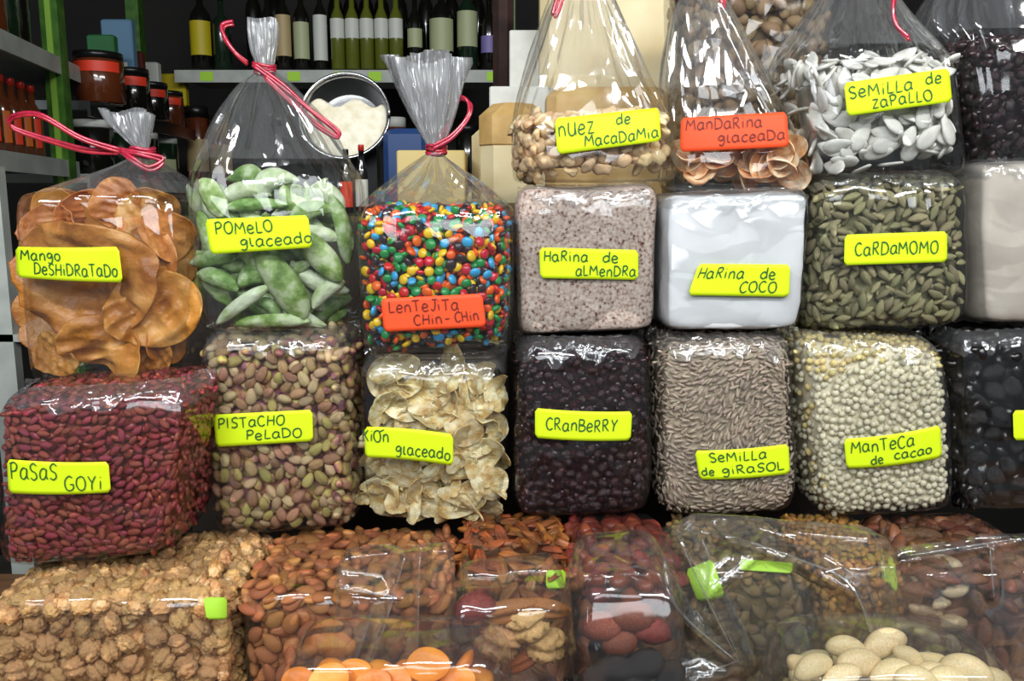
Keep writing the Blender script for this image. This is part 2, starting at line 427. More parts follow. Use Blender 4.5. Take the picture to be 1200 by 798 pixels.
def sticker(bag, root, quad, lines, mat=LIME, ink=INK, curl=0, cut=None, name='sticker', lift=.004, plabel=None):
    q = np.array(quad, float)   # TL TR BR BL px
    W = (np.linalg.norm(q[1]-q[0])+np.linalg.norm(q[2]-q[3]))/2; H = (np.linalg.norm(q[3]-q[0])+np.linalg.norm(q[2]-q[1]))/2
    def pix(s, t):
        a = s[..., None]; b = (1-t)[..., None]
        X = (q[0]*(1-a)+q[1]*a)*(1-b)+(q[3]*(1-a)+q[2]*a)*b
        return X + np.stack([np.zeros_like(s), curl*(1-(2*s-1)**2)], -1)
    # the sticker follows the film under it: a smooth cubic laid over the film's nearest points
    if not hasattr(bag, 'bvh'):
        fo = bag.film; off = PW(fo)
        bag.bvh = BVHTree.FromPolygons([tuple(np.array(v.co[:])+off) for v in fo.data.vertices], [tuple(p.vertices) for p in fo.data.polygons])
    ss, tt = np.meshgrid(np.linspace(0, 1, 25), np.linspace(0, 1, 7)); ss = ss.ravel(); tt = tt.ravel()
    XY = pix(ss, tt); A = []; B = []
    for k in range(len(ss)):
        d = P(XY[k, 0], XY[k, 1], 0.0)-CAM
        h = bag.bvh.ray_cast(Vector(CAM), Vector(d).normalized())
        if h[0] is not None and h[0].y < bag.y+bag.d*.45: A.append(basis(ss[k], tt[k])); B.append(h[0].y)
    A = np.array(A); B = np.array(B); co = np.linalg.lstsq(np.vstack([A, np.eye(7)*.02]), np.concatenate([B, np.zeros(7)]), rcond=None)[0]
    up_ = (A @ co-B).max()+lift-.004+(.0045 if hasattr(bag, 'tied') else .0025)
    def surf(s, t, l):
        s = np.asarray(s, float); t = np.asarray(t, float); X = pix(s, t)
        return P(X[..., 0], X[..., 1], np.moveaxis(np.array(basis(s, t)), 0, -1) @ co-up_-l)
    # outline with rounded corners -> grid
    n, m = 28, 8; S = []; cr = 4.0
    for j in range(m+1):
        t = j/m
        dy = min(t, 1-t)*H
        ins = (cr - math.sqrt(max(cr*cr-(cr-dy)**2, 0)) if dy < cr else 0)/W
        if j in (0, m): ins = cr*.8/W
        for i in range(n+1):
            s = ins+(1-2*ins)*i/n
            if cut:   # (corner s side, amount)
                side, am = cut
                if side == 'bl': lo = am*(1-t); s = max(s, 0)*(1-lo)+lo if True else s
                if side == 'tl': lo = am*t; s = s*(1-lo)+lo
            S.append((s, t))
    S = np.array(S)
    X0 = surf(S[:, 0], S[:, 1], 0); X1 = X0+np.array([0, .0004, 0])
    k = len(X0); F = []
    for j in range(m):
        for i in range(n):
            a = j*(n+1)+i; F.append((a, a+1, a+n+2, a+n+1)); F.append((k+a, k+a+n+1, k+a+n+2, k+a+1))
    rim = list(range(n+1))+[j*(n+1)+n for j in range(1, m+1)]+[m*(n+1)+i for i in range(n-1, -1, -1)]+[j*(n+1) for j in range(m-1, 0, -1)]
    for a, b in zip(rim, rim[1:]+rim[:1]): F.append((a, k+a, k+b, b))
    o = obj(name, mesh(name, np.vstack([X0, X1])-PW(root), np.array(F), mat, False), root)
    if plabel: o['label'] = plabel
    if lines: write_on(surf, o, lines, W, H, ink)
    return o

# ------------------------------------------------------------------ piece prototypes (long axis X, thin axis Z; length 1)
def ico(sub):
    import bmesh
    bm = bmesh.new(); bmesh.ops.create_icosphere(bm, subdivisions=sub, radius=.5)
    V = np.array([v.co[:] for v in bm.verts]); F = np.array([[v.index for v in f.verts] for f in bm.faces]); bm.free()
    return V, F
I1, I2, I3 = ico(1), ico(2), ico(3)
def shape(base, ax, fn=None, wob=0, fr=6, seed=0, ridged=False):
    V, F = base; V = V.copy()
    if wob: V = V*(1+wob*Wob(fr, 6, seed, ridged)(V*2))[:, None]
    if fn is not None: V = fn(V)
    return V*np.array(ax), F
def f_pist(V):
    V = V.copy(); V[:, 1] *= 1-.25*V[:, 0]; g = np.exp(-(V[:, 1]*9)**2)*(V[:, 2] > 0); V[:, 2] -= .07*g; return V
def f_almond(V):
    V = V.copy(); t = np.clip(V[:, 0]+.5, 0, None); V[:, 1] *= (1.06-.42*t**2.4); V[:, 2] *= (1.05-.3*t**2); return V
def f_card(V):
    V = V.copy(); a = np.arctan2(V[:, 2], V[:, 1]); k = 1+.10*np.cos(3*a+.7)+.10*np.cos(9*a); t = 2*np.abs(V[:, 0]); e = (1-.35*t**1.5)*k
    V[:, 1] *= e; V[:, 2] *= e; return V
def f_seed(V):
    V = V.copy(); t = np.clip(V[:, 0]+.5, 0, None); V[:, 1] *= 1.05-.55*t**1.7; r = np.hypot(V[:, 0]*2, V[:, 1]*2); V[:, 2] *= np.where(r > .78, 1.25, .85); return V
def f_pecan(V):
    V = V.copy(); a = np.arctan2(V[:, 2], V[:, 1]); g = 1+.16*np.cos(6*a); V[:, 1] *= g; V[:, 2] *= g; V[:, 2] -= .2*np.exp(-(V[:, 1]*10)**2)*(V[:, 2] > 0); V[:, 2] += .12*(1-4*V[:, 0]**2); return V
def f_braz(V):
    V = V.copy(); a = np.arctan2(V[:, 2], V[:, 1]); g = 1+.18*np.cos(3*a); V[:, 1] *= g; V[:, 2] *= g; V[:, 1] += .35*(V[:, 0]**2)*2; return V
def f_half(V):
    V = V.copy(); V[:, 2] = np.where(V[:, 2] < 0, V[:, 2]*.35, V[:, 2]); return V
def f_lens(V):
    V = V.copy(); return V
def f_sun(V):
    V = V.copy(); t = np.clip(V[:, 0]+.5, 0, None); V[:, 1] *= 1.05-.7*t; V[:, 2] *= 1-.5*t; return V
def f_bean(V):
    V = V.copy(); V[:, 1] += .12*np.cos(V[:, 0]*pi)-.06; return V
PIST = [shape(I3, (1, .62, .55), f_pist, .06, 4, s) for s in range(4)]
CAND = [shape(I2, (1, 1, .5))]
CARD = [shape(I3, (1, .42, .40), f_card, .05, 4, s) for s in range(4)]
GOJI = [shape(I2, (1, .52, .42), None, .22, 9, s) for s in range(5)]
CRAN = [shape(I2, (1, .75, .55), None, .28, 9, s, True) for s in range(5)]
ALMO = [shape(I3, (1, .62, .42), f_almond, .05, 4, s) for s in range(4)]
def walnut(seed):
    V, F = ico(4); V = V.copy(); W1 = Wob(7, 3, seed); W2 = Wob(11, 3, seed+50)
    a = np.abs(np.sin(2.2*W1(V*2)*pi)); b = np.abs(np.sin(1.8*W2(V*2)*pi))
    k = .60+.32*a**.6+.17*b**.6
    k *= 1-.35*np.exp(-(V[:, 1]*9)**2)
    V = V*k[:, None]; V[:, 2] = np.where(V[:, 2] < 0, V[:, 2]*.6, V[:, 2])
    return V*np.array((1.05, .9, .8)), F
WALN = [walnut(s) for s in range(7)]
PECA = [shape(I3, (1, .40, .26), f_pecan, .05, 6, s) for s in range(4)]
BRAZ = [shape(I2, (1, .45, .40), f_braz, .05, 4, s) for s in range(4)]
MACA = [shape(I3, (1, .88, .8), f_half, .34, 5, s) for s in range(7)]
SQUA = [shape(I2, (1, .60, .17), f_seed, .04, 3, s) for s in range(4)]
SUNF = [shape(I2, (1, .42, .34), f_sun)]
DROP = [shape(I1, (1, .95, .72), None, .06, 4, s) for s in range(3)]
SHEL = [shape(I2, (1, .70, .6), f_pist, .05, 4, s) for s in range(3)]
BEAN = [shape(I3, (1, .55, .42), f_bean, .06, 3, s) for s in range(4)]
APRI = [shape(I2, (1, .85, .35), None, .12, 4, s) for s in range(4)]
RAIS = [shape(I2, (1, .7, .6), None, .3, 8, s, True) for s in range(4)]

def pack(bag, size, aspect, tries, maxn, ulim=.992, vlim=.985, field=None, pad=.86, umin=None, vtop=None, jit=.15):
    """dart throwing of discs-in-a-row footprints on the bag's front. Returns u,v,angle,length"""
    U = []; c = np.zeros((0, 2)); R = np.zeros(0)
    nd = max(1, int(round(1/aspect))+ (1 if aspect < .9 else 0))
    r = np.random.default_rng(int(size*1e6)+tries)
    hw, hh = bag.w/2, bag.h/2
    for _ in range(tries):
        u = r.uniform(-ulim, ulim); v = r.uniform(-vlim, vlim if vtop is None else vtop)
        if abs(u)**bag.p+abs(v)**bag.p > .985 or abs(u*v) > .93: continue
        th = r.uniform(0, pi) if field is None else field(u, v)+r.normal()*.45
        L = size*r.uniform(1-jit, 1+jit); rad = L*aspect/2*pad
        off = (np.arange(nd)-(nd-1)/2)*((L*pad-2*rad)/max(1, nd-1))
        # squeezed near the rims, where the surface turns away
        pts = np.stack([u*hw+off*cos(th), v*hh+off*sin(th)], -1)
        if len(c):
            d = np.linalg.norm(pts[:, None]-c[None], axis=-1)
            if (d < rad+R[None]).any(): continue
        c = np.vstack([c, pts]); R = np.append(R, np.full(nd, rad))
        U.append((u, v, th, L))
        if len(U) >= maxn: break
    return np.array(U)

def frame(n, th, tilt, r):
    """rotation with Z near n, X at angle th in the surface"""
    n = Vector(n)
    if tilt:
        n = (n+Vector(r.normal(size=3))*tilt).normalized()
    ex = Vector((1, 0, 0)); ex = (ex-n*ex.dot(n)).normalized(); ez = n.cross(ex)
    t = ex*cos(th)+ez*sin(th)
    b = n.cross(t)
    return Matrix((t, b, n)).transposed()

def place(kind, bag, U, protos, mats, label, cat, group, tilt=.25, depth=.5, sink=0, thin=.5, names=None, roll=0):
    """individual things, each a top-level object; copies share mesh data"""
    r = np.random.default_rng(len(U)*31+abs(int(bag.y*1000))+7)
    src = []
    for k, (V, F) in enumerate(protos):
        for mi, m in enumerate(mats): src.append(mesh(kind, V, F, m))
    X = bag.front(U[:, 0], U[:, 1]); Nn = bag.normal(U[:, 0], U[:, 1])
    first = {}
    nm = len(mats)
    for i in range(len(U)):
        mi = int(r.integers(nm)); me = src[int(r.integers(len(protos)))*nm+mi]
        L = U[i, 3]; n = Nn[i]
        p = X[i]-n*(L*thin*.42+sink+r.uniform(0, depth)*L*thin)
        R = frame(n, U[i, 2], tilt, r)
        if roll: R = R @ Matrix.Rotation(r.normal()*roll, 3, 'X')
        key = mi
        if key not in first:
            o = bpy.data.objects.new(kind, me)
            lb = label[mi] if isinstance(label, (list, tuple)) else label
            gp = group[mi] if isinstance(group, (list, tuple)) else group
            tag(o, lb, cat, gp); first[key] = o
        else:
            o = first[key].copy(); o.data = me
        COL.objects.link(o)
        o.matrix_world = Matrix.Translation(p) @ R.to_4x4() @ Matrix.Diagonal((L, L, L, 1))

def pile(name, bag, layers, protos, mats_, label, cat, core=True, tilt=.3, thin=.5, corecol=None, side_pad=.72, topmat=None):
    """the uncountable rest of a filling: joined into ONE object of kind stuff"""
    r = np.random.default_rng(len(name)*13)
    layers = [(u_, s_) for u_, s_ in layers if len(u_)]
    VV = []; FF = []; nb = 0; MI = []
    for U, sink in layers:
        X = bag.front(U[:, 0], U[:, 1]); Nn = bag.normal(U[:, 0], U[:, 1])
        for i in range(len(U)):
            V, F = protos[int(r.integers(len(protos)))]
            L = U[i, 3]; n = Nn[i]
            R = np.array(frame(n, U[i, 2], tilt, r))
            p = X[i]-n*(L*thin/2+sink+r.uniform(0, .3)*L*thin)
            VV.append((V*L) @ R.T+p); FF.append(F+nb); nb += len(V)
            MI.append(np.full(len(F), int(r.integers(len(mats_))) if topmat is None else 0))
    # the flank turned to the aisle's middle and the top, which show beside and below the neighbours
    L0 = float(np.mean(layers[0][0][:, 3])) if len(layers[0][0]) else .02
    flank = -1 if bag.C[:, 0].mean() > 0 else 1
    if core:
        for face, ext in (('side', bag.h), ('top', bag.w)):
            cc = np.zeros((0, 2)); step = L0*side_pad
            for _ in range(2600):
                a = r.uniform(-.97, .97); wq = r.uniform(-.93, .8)
                if abs(a)**bag.p+abs(wq)**bag.q > .93: continue
                q = np.array([a*ext/2, wq*bag.d/2])
                if len(cc) and (np.abs(cc-q)**2).sum(1).min() < step*step: continue
                if len(cc) > 170: break
                cc = np.vstack([cc, q]); k = (1-abs(a)**bag.p-abs(wq)**bag.q)**(1/bag.p)
                p, n = (bag.at(np.array(flank*k), np.array(a), np.array(wq)), (flank, 0, 0)) if face == 'side' else (bag.at(np.array(a), np.array(k), np.array(wq)), (0, 0, 1))
                V, F = protos[int(r.integers(len(protos)))]; L = L0*r.uniform(.88, 1.12)
                Rr = np.array(frame(n, r.uniform(0, pi), tilt, r)); p = p-np.array(n)*(L*thin*.5+r.uniform(0, .4)*L*thin)
                VV.append((V*L) @ Rr.T+p); FF.append(F+nb); nb += len(V); MI.append(np.full(len(F), topmat if topmat is not None and face == 'top' else (int(r.integers(len(mats_))) if topmat is None else 0)))
        core *= 1.35
        V, F = blob(bag, CGs, -core, core*.25, 120, 3, shrink=1.0)
        F = np.vstack([F[:, [0, 1, 2]], F[:, [0, 2, 3]]])
        VV.append(V); FF.append(F+nb); MI.append(np.full(len(F), len(mats_) if corecol else 0))
    V = np.vstack(VV); F = np.vstack(FF)
    base = bag.base.copy()
    me = mesh(name, V-base, F, None)
    for m in mats_: me.materials.append(m)
    if corecol: me.materials.append(corecol)
    me.polygons.foreach_set('material_index', np.concatenate(MI).astype(np.int32)[:len(me.polygons)])
    o = obj(name, me, None, base)
    return tag(o, label, cat, None, 'stuff')

def box_bag(quad, y, d, label, wob=.0042, seed=0, p=7, q=4, fr=40):
    bag = Bag(quad, y, d, p, q)
    root = empty('plastic_bag', bag.base, label, 'bag')
    X, F = blob(bag, CG, .0008+wob*.3, wob, fr, seed, True, toponly=.8)
    bag.film = local_mesh_obj('film', X, F, FILM, root)
    return bag, root

def flap(bag, root, seed, h=26, amp=9, v0=.93, mat=None):
    """the gathered excess film lying over the top front edge of a box bag"""
    n, m = 60, 10; r = np.random.default_rng(seed)
    S = np.linspace(-.98, .98, n+1); W1 = Wob(9, 5, seed, True)
    V = []
    for j in range(m+1):
        t = j/m
        for i, s in enumerate(S):
            vv = v0-.22*(1-t)*abs(W1(np.array([[s, 0, 0]]))[0])-.05
            b = bag.front(np.array(s), np.array(min(.97, vv+(1-vv)*t)))
            f = W1(np.array([[s*2.2, t*1.5, seed]]))[0]
            V.append(b+np.array([0, -.006-.006*f, .002+.004*abs(f)*t]))
    F = [(j*(n+1)+i, j*(n+1)+i+1, (j+1)*(n+1)+i+1, (j+1)*(n+1)+i) for j in range(m) for i in range(n)]
    local_mesh_obj('folded_top', np.array(V), np.array(F), mat or FILM_CONE, root)

def loft(rings, yc, seed, mat, root, name, n=120, pleats=(9, 14, 23), close=True, sub=5, thr=None):
    """rings: (py, xl, xr, half depth, exponent, pleat amplitude) in photo pixels on plane yc(+dy)"""
    R = np.array(rings, float); K = []
    T = np.linspace(0, len(R)-1, (len(R)-1)*sub+1)
    Q = np.array(catmull([tuple(a) for a in R], sub))
    r = np.random.default_rng(seed); ph = r.uniform(0, 6.28, 8)
    a = np.linspace(0, 2*pi, n, endpoint=False)
    V = []
    for k, (py, xl, xr, hd, e, am) in enumerate(Q):
        A = P(xl, py, yc); B = P(xr, py, yc); c = (A+B)/2; hw = (B[0]-A[0])/2
        cx = np.sign(np.cos(a))*np.abs(np.cos(a))**(2/e); sy = np.sign(np.sin(a))*np.abs(np.sin(a))**(2/e)
        tw = k*.02
        g = sum((1-2*np.abs(np.sin(f/2*a+ph[i]+tw*(i+1)+.4*np.sin(2*a+ph[i+3]))))/(1+.3*i) for i, f in enumerate(pleats))/2
        s = 1+am*g
        V.append(np.stack([c[0]+hw*cx*s, yc+hd*sy*s, c[2]+np.zeros(n)+am*.012*np.sin(3*a+ph[5])], -1))
    m = len(V); V = np.vstack(V)
    F = np.array([(j*n+i, j*n+(i+1) % n, (j+1)*n+(i+1) % n, (j+1)*n+i) for j in range(m-1) for i in range(n)])
    o = local_mesh_obj(name, V, F, mat, root)
    if thr is not None:
        o.data.materials.append(FILM_CONE)
        mi = np.array([1 if Q[j][5] >= thr else 0 for j in range(m-1) for i in range(n)], np.int32)
        if len(mi) == len(o.data.polygons): o.data.polygons.foreach_set('material_index', mi)
    return o

def ribbon(root, paths, y, r=.0022, name='ribbon_tie', strands=2):
    mb = MB()
    rr = random.Random(3)
    for pts in paths:
        for k in range(strands):
            W3 = [P(px+rr.uniform(-2, 2)*(i not in (0,)), py+k*3.2+rr.uniform(-1, 1), y+dy) for i, (px, py, dy) in enumerate(pts)]
            c = catmull([tuple(q) for q in W3], 7)
            mb.add(*tube([tuple(q) for q in c], r, 6, .55))
    o = mb.build(name, RED, root, True)
    for v in o.data.vertices: v.co -= Vector(PW(root))
    return o
def neck_ring(root, px, py, y, w, h=8):
    mb = MB()
    for k in range(3):
        c = P(px, py-h/2+k*h/2, y); rw = w/1000*(1+y)
        pts = [(c[0]+rw*cos(t), c[1]+rw*.8*sin(t), c[2]+.0015*sin(2*t+k)) for t in np.linspace(0, 2*pi, 22)]
        mb.add(*tube(pts, .0022, 6))
    o = mb.build('tie_wrap', RED, root, True)
    for v in o.data.vertices: v.co -= Vector(PW(root))

# SECTION_TWO_START
# ================================================================== materials of the fillings
m_goji = M('goji_skin', [(.3, '6b2222'), (.55, '983a34'), (.75, 'b85a4c')], 160, .42, .5, 260, jit=.16, spec=.5)
m_pist = M('pistachio_skin', [(.34, '6e3b48'), (.46, '9d6663'), (.54, 'b8935f'), (.66, 'b7b35a')], 75, .5, .5, 300, jit=.2)
m_pist2 = M('pistachio_pale_skin', [(.3, 'a08064'), (.5, 'c4a982'), (.7, 'b9b06c')], 75, .5, .5, 300, jit=.16)
m_pist3 = M('pistachio_green_skin', [(.34, '8d6c48'), (.5, 'b9a060'), (.64, '9fae54')], 75, .5, .5, 300, jit=.16)
m_ging = M('ginger_sugared', [(.32, 'c59c58'), (.46, 'e0c688'), (.62, 'f3e8c0')], 85, .35, 1.4, 420, jit=.06, sss=.15, spec=.6)
m_cran = M('cranberry_skin', [(.35, '170509'), (.6, '330c14'), (.8, '5a1620')], 120, .2, .5, 240, jit=.2, spec=.6)
m_sunf = M('sunflower_kernel', [(.3, 'a18e7c'), (.7, 'cbb8a4')], 200, .5, 0, jit=.16)
m_drop = M('cocoa_butter', [(.3, 'd8d0b2'), (.7, 'ebe4ca')], 60, .4, .2, 300, jit=.05, sss=.1)
m_drop2 = M('cocoa_butter_yellow', [(.3, 'dcc47c'), (.7, 'efdf9f')], 60, .4, .2, 300, jit=.07, sss=.1)
m_prune = M('black_prune_skin', [(.3, '060506'), (.6, '120d0e'), (.72, '331a14')], 60, .25, .8, 140, jit=.15, spec=.7)
m_mango = M('mango_dried', [(.34, '9a561e'), (.5, 'c27c34'), (.66, 'd99c58')], 24, .42, 1.2, 170, jit=.10, sss=.15, spec=.5, detail=7)
m_pom = M('pomelo_peel_green', [(.34, '5c7f36'), (.48, '8bab60'), (.60, 'c0d2a6')], 60, .55, .8, 420, jit=.10, spec=.35, detail=5)
m_pomw = M('pomelo_peel_pith', [(.34, '9cb274'), (.6, 'd3dec0')], 60, .6, .8, 420, jit=.05)
m_alflour = M('almond_flour', [(.33, '5b3326'), (.42, 'a58f82'), (.55, 'bfaea2'), (.75, 'd3c8bf')], 260, .85, .8, 500, jit=0, detail=4)
m_coco = M('coconut_flour', [(.3, 'dcdee1'), (.7, 'e8e9eb')], 14, .8, .7, 40, jit=0)
m_grey = M('beige_flour', [(.3, 'b9aea2'), (.7, 'cdc4b8')], 18, .85, .6, 60, jit=0)
m_card = M('cardamom_pod', [(.3, '6f6b4c'), (.55, '979069'), (.75, 'b3aa86')], 55, .6, .5, 200, jit=.17, stretch=(1, 3, 3))
m_maca = M('macadamia', [(.3, 'cb9c68'), (.5, 'e4c292'), (.68, 'f4e2bc')], 60, .4, .3, 200, jit=.10, sss=.1)
m_mand = M('mandarin_glazed', [(.34, 'c8743c'), (.48, 'e0a874'), (.60, 'f2dcb8')], 50, .28, .6, 150, jit=.06, sss=.2, spec=.6)
m_squa = M('squash_seed', [(.3, 'c8c4b8'), (.55, 'e2e1da'), (.8, 'efefeb')], 60, .5, .25, 200, jit=.07)
m_rais = M('dark_cranberry', [(.3, '14070b'), (.6, '2c0e15'), (.8, '4a1c26')], 90, .3, .6, 200, jit=.2, spec=.6)
m_shel = M('nut_shell_tan', [(.3, '745c40'), (.6, '9c805c'), (.8, 'b89c74')], 55, .55, .4, 160, jit=.12)
m_waln = M('walnut_kernel', [(.3, 'a87040'), (.5, 'd2a268'), (.72, 'ecca98')], 80, .5, .6, 180, jit=.08)
m_almo = M('almond_skin', [(.3, '97572c'), (.6, 'b97a48'), (.8, 'cc9662')], 50, .5, .5, 260, jit=.13, stretch=(1, 5, 5))
m_peca = M('pecan_skin', [(.3, '79401c'), (.6, 'a35d2b'), (.8, 'c07c45')], 60, .4, .5, 200, jit=.13)
m_date = M('dried_tomato_red', [(.3, '5e241a'), (.6, '8c402f'), (.8, 'a8604c')], 40, .35, .7, 120, jit=.1)
m_ambr = M('golden_raisin', [(.3, '94612a'), (.6, 'bb8a3f'), (.8, 'd3a75a')], 60, .4, .6, 160, jit=.13, sss=.1)
m_braz = M('brazil_nut_skin', [(.3, '4f2f20'), (.55, '7a4c34'), (.68, '93664a'), (.8, 'd2b892')], 28, .45, .4, 160, jit=.14)
m_braz2 = M('brazil_nut_pale', [(.3, 'b79a72'), (.6, 'dcc8a2')], 40, .45, .3, 160, jit=.08)
m_bean = M('ivory_nut', [(.3, 'd2b885'), (.7, 'e6d4a6')], 25, .42, .15, 120, jit=.05, sss=.12)
m_apri = M('apricot_dried', [(.3, 'e07a1e'), (.6, 'f59a35'), (.8, 'ffb456')], 30, .4, .7, 90, jit=.06, sss=.2)
CANDY = [('red', 'c8202c'), ('yellow', 'f5c81e'), ('orange', 'f0641c'), ('green', '1f9148'), ('blue', '3aa7dc'), ('dark brown', '33242c')]
m_candy = [M('candy_'+n.replace(' ', '_'), c, jit=.05, rough=.28, spec=.5, coat=.3) for n, c in CANDY]

# ================================================================== large hand-placed pieces
def slice_me(name, rx, ry, th, mat, seed, bend=.2, wob=.12, wave=.1, n=30, m=6, hole=0, cup=0):
    """an irregular bent slice; both faces and a rounded rim"""
    r = np.random.default_rng(seed); W = Wob(2.2, 5, seed); W2 = Wob(3.5, 5, seed+9); W3 = Wob(8.5, 5, seed+19, True)
    a = np.linspace(0, 2*pi, n, endpoint=False); V = []
    rr = list(np.linspace(hole, 1, m)); prof = [(q, 1) for q in rr]+[(1.03, .5), (1.05, 0), (1.03, -.5)]+[(q, -1) for q in rr[::-1]]
    if hole: prof.append((hole-.03, 0))
    for q, s in prof:
        for t in a:
            k = 1+wob*W(np.array([[cos(t)*1.3, sin(t)*1.3, seed]]))[0]*1.6
            x, y = q*k*cos(t), q*k*sin(t)
            z = bend*(x*x-.3)*rx + cup*(q*q)*rx + wave*rx*(W2(np.array([[x, y, 0]]))[0]+.55*W3(np.array([[x, y, 0]]))[0])
            edge = .55+.45*(1-max(0, min(q, 1))**4) if abs(s) == 1 else 1
            V.append((x*rx, y*ry, z+s*th/2*edge))
    K = len(prof); F = []
    for k in range(K-(0 if hole else 1)):
        k2 = (k+1) % K
        for i in range(n):
            j = (i+1) % n; F.append((k*n+i, k*n+j, k2*n+j, k2*n+i))
    if not hole:
        pass
    return mesh(name, V, [f[::-1] for f in F], mat)

def strip_me(name, L, W_, th, mat, seed, curve=.3, arch=.5, n=22, m=8):
    """a tapering curved piece of peel, arched across its width"""
    r = np.random.default_rng(seed); wv = Wob(5, 5, seed); V = []; F = []
    for k in range(n+1):
        t = k/n; s = t*2-1
        wd = W_/2*max(.08, (1-abs(s)**2.6))**.6*(1+.12*wv(np.array([[s, 0, 0]]))[0])
        cx = L/2*s; cy = curve*L*(.5-.5*s*s)*.8; cz = .12*L*(1-s*s)*r.uniform(.98, 1.02)
        for i in range(m):
            b = i/(m-1)*2-1; V.append((cx, cy+wd*b, cz-arch*wd*b*b+th/2*(1-.5*b*b)+.0016*wv(np.array([[s*3, b*2, 2]]))[0]))
        for i in range(m):
            b = 1-i/(m-1)*2; V.append((cx, cy+wd*b*.96, cz-arch*wd*b*b-th/2*(1-.5*b*b)))
    c = 2*m
    for k in range(n):
        for i in range(c):
            j = (i+1) % c; F.append((k*c+i, k*c+j, (k+1)*c+j, (k+1)*c+i))
    F.append(tuple(range(c-1, -1, -1))); F.append(tuple(range(n*c, n*c+c)))
    return mesh(name, V, F, mat)

def put(kind, me, px, py, y, rot=0, tx=0, tz=0, label=None, cat=None, group=None, s=1):
    """stand a piece with its flat face toward the aisle: rot in the face plane, tx leans back, tz turns"""
    o = obj(kind, me); o.location = P(px, py, y)
    R = Matrix.Rotation(radians(tz), 3, 'Z') @ Matrix.Rotation(radians(90+tx), 3, 'X') @ Matrix.Rotation(radians(rot), 3, 'Z')
    o.rotation_euler = R.to_euler(); o.scale = (s, s, s)
    return tag(o, label, cat, group)

# ================================================================== ROW OF TALL BAGS (second from the bottom)
goji, r_ = box_bag([(-8, 458), (236, 446), (205, 652), (0, 668)], -.10, .16, 'clear bag of small dark red goji berries at the left edge, marked pasas goyi', seed=1)
sticker(goji, r_, [(8, 538), (127, 541), (130, 577), (10, 578)], [('PaSaS', 3, 60, 17, 19), ('GOYi', 66, 112, 5, 17)], curl=2)
flap(goji, r_, 5)
U = pack(goji, .0145, .52, 9000, 620, field=lambda u, v: .5*sin(3*u+2*v)+.1)
place('goji_berry', goji, U[:300], GOJI, [m_goji], 'small wrinkled dark red goji berry in the bag marked pasas goyi', 'berry', 'goji berries pressed against their bag', tilt=.22, thin=.42)
U2 = pack(goji, .0142, .52, 4500, 500, field=lambda u, v: .15*sin(5*u))
pile('goji_berries', goji, [(U[300:], 0), (U2, .0045)], GOJI, [m_goji], 'mass of dark red goji berries filling the bag marked pasas goyi', 'berries', core=.010, thin=.42)

pis, r_ = box_bag([(228, 388), (414, 386), (421, 620), (249, 634)], -.01, .17, 'tall clear bag of shelled purple and green pistachios, marked pistacho pelado', seed=2)
sticker(pis, r_, [(250, 486), (366, 480), (367, 517), (253, 524)], [('PISTaCHO', 4, 84, 21, 12), ('PeLaDO', 36, 104, 6, 11)])
flap(pis, r_, 6)
U = pack(pis, .0195, .62, 9000, 300)
place('pistachio', pis, U, PIST, [m_pist, m_pist, m_pist2, m_pist3], ['shelled pistachio kernel in the bag marked pistacho pelado']*4, 'nut', 'shelled pistachios pressed against their bag', tilt=.3, thin=.55)
U2 = pack(pis, .019, .64, 3500, 300)
pile('pistachios', pis, [(U2, .008)], PIST, [m_pist, m_pist2], 'mass of shelled pistachios behind the front layer of their bag', 'nuts', core=.016, thin=.55)

gin, r_ = box_bag([(417, 418), (594, 412), (590, 602), (430, 613)], -.02, .16, 'clear bag of pale yellow sugared ginger slices, marked in part glaceado', seed=3)
sticker(gin, r_, [(427, 500), (531, 509), (531, 546), (428, 536)], [('KiOn', -3, 30, 19, 14), ("'", 27, 33, 20, 12), ('glaceado', 36, 102, 6, 13)], curl=-2)
flap(gin, r_, 7)
rr = random.Random(5)
gms = [slice_me('ginger_slice', rr.uniform(.020, .031), rr.uniform(.013, .021), .0032, m_ging, 40+k, bend=rr.uniform(.1, .7), wob=.30, wave=.5) for k in range(9)]
spots = [(470, 445, 20), (525, 450, -35), (570, 440, 60), (450, 480, 70), (500, 480, 5), (560, 480, 15), (545, 500, 25), (470, 555, 0), (520, 550, 20), (565, 540, 40), (575, 505, 70), (450, 580, -15), (500, 590, 5), (550, 580, 12), (440, 440, 80), (445, 540, 90), (580, 570, 30), (480, 510, -20), (535, 590, -5), (455, 430, 10), (590, 460, 80)]
for k, (a, b, c) in enumerate(spots):
    put('ginger_slice', gms[k % 9], 506+(a-506)*.93, 512+(b-512)*.97, .012+rr.uniform(0, .012), c, rr.uniform(-28, 28), rr.uniform(-25, 25), 'pale yellow sugared ginger slice in the bag marked glaceado, below the candies', 'ginger', 'sugared ginger slices against the front of their bag')
for k in range(70):
    a, b = rr.uniform(440, 576), rr.uniform(430, 597)
    put('ginger_slice', gms[k % 9], a, b, .018+rr.uniform(0, .03), rr.uniform(0, 180), rr.uniform(-35, 35), rr.uniform(-30, 30), 'pale yellow sugared ginger slice deeper inside the bag of ginger below the candies', 'ginger', 'sugared ginger slices deeper in their bag')
V, F = blob(gin, CGs, -.045, .004, 60, 3)
o = obj('ginger_pieces', mesh('ginger_pieces', V-gin.base, F, m_ging), None, gin.base); tag(o, 'mass of sugared ginger deep in its bag', 'ginger', None, 'stuff')

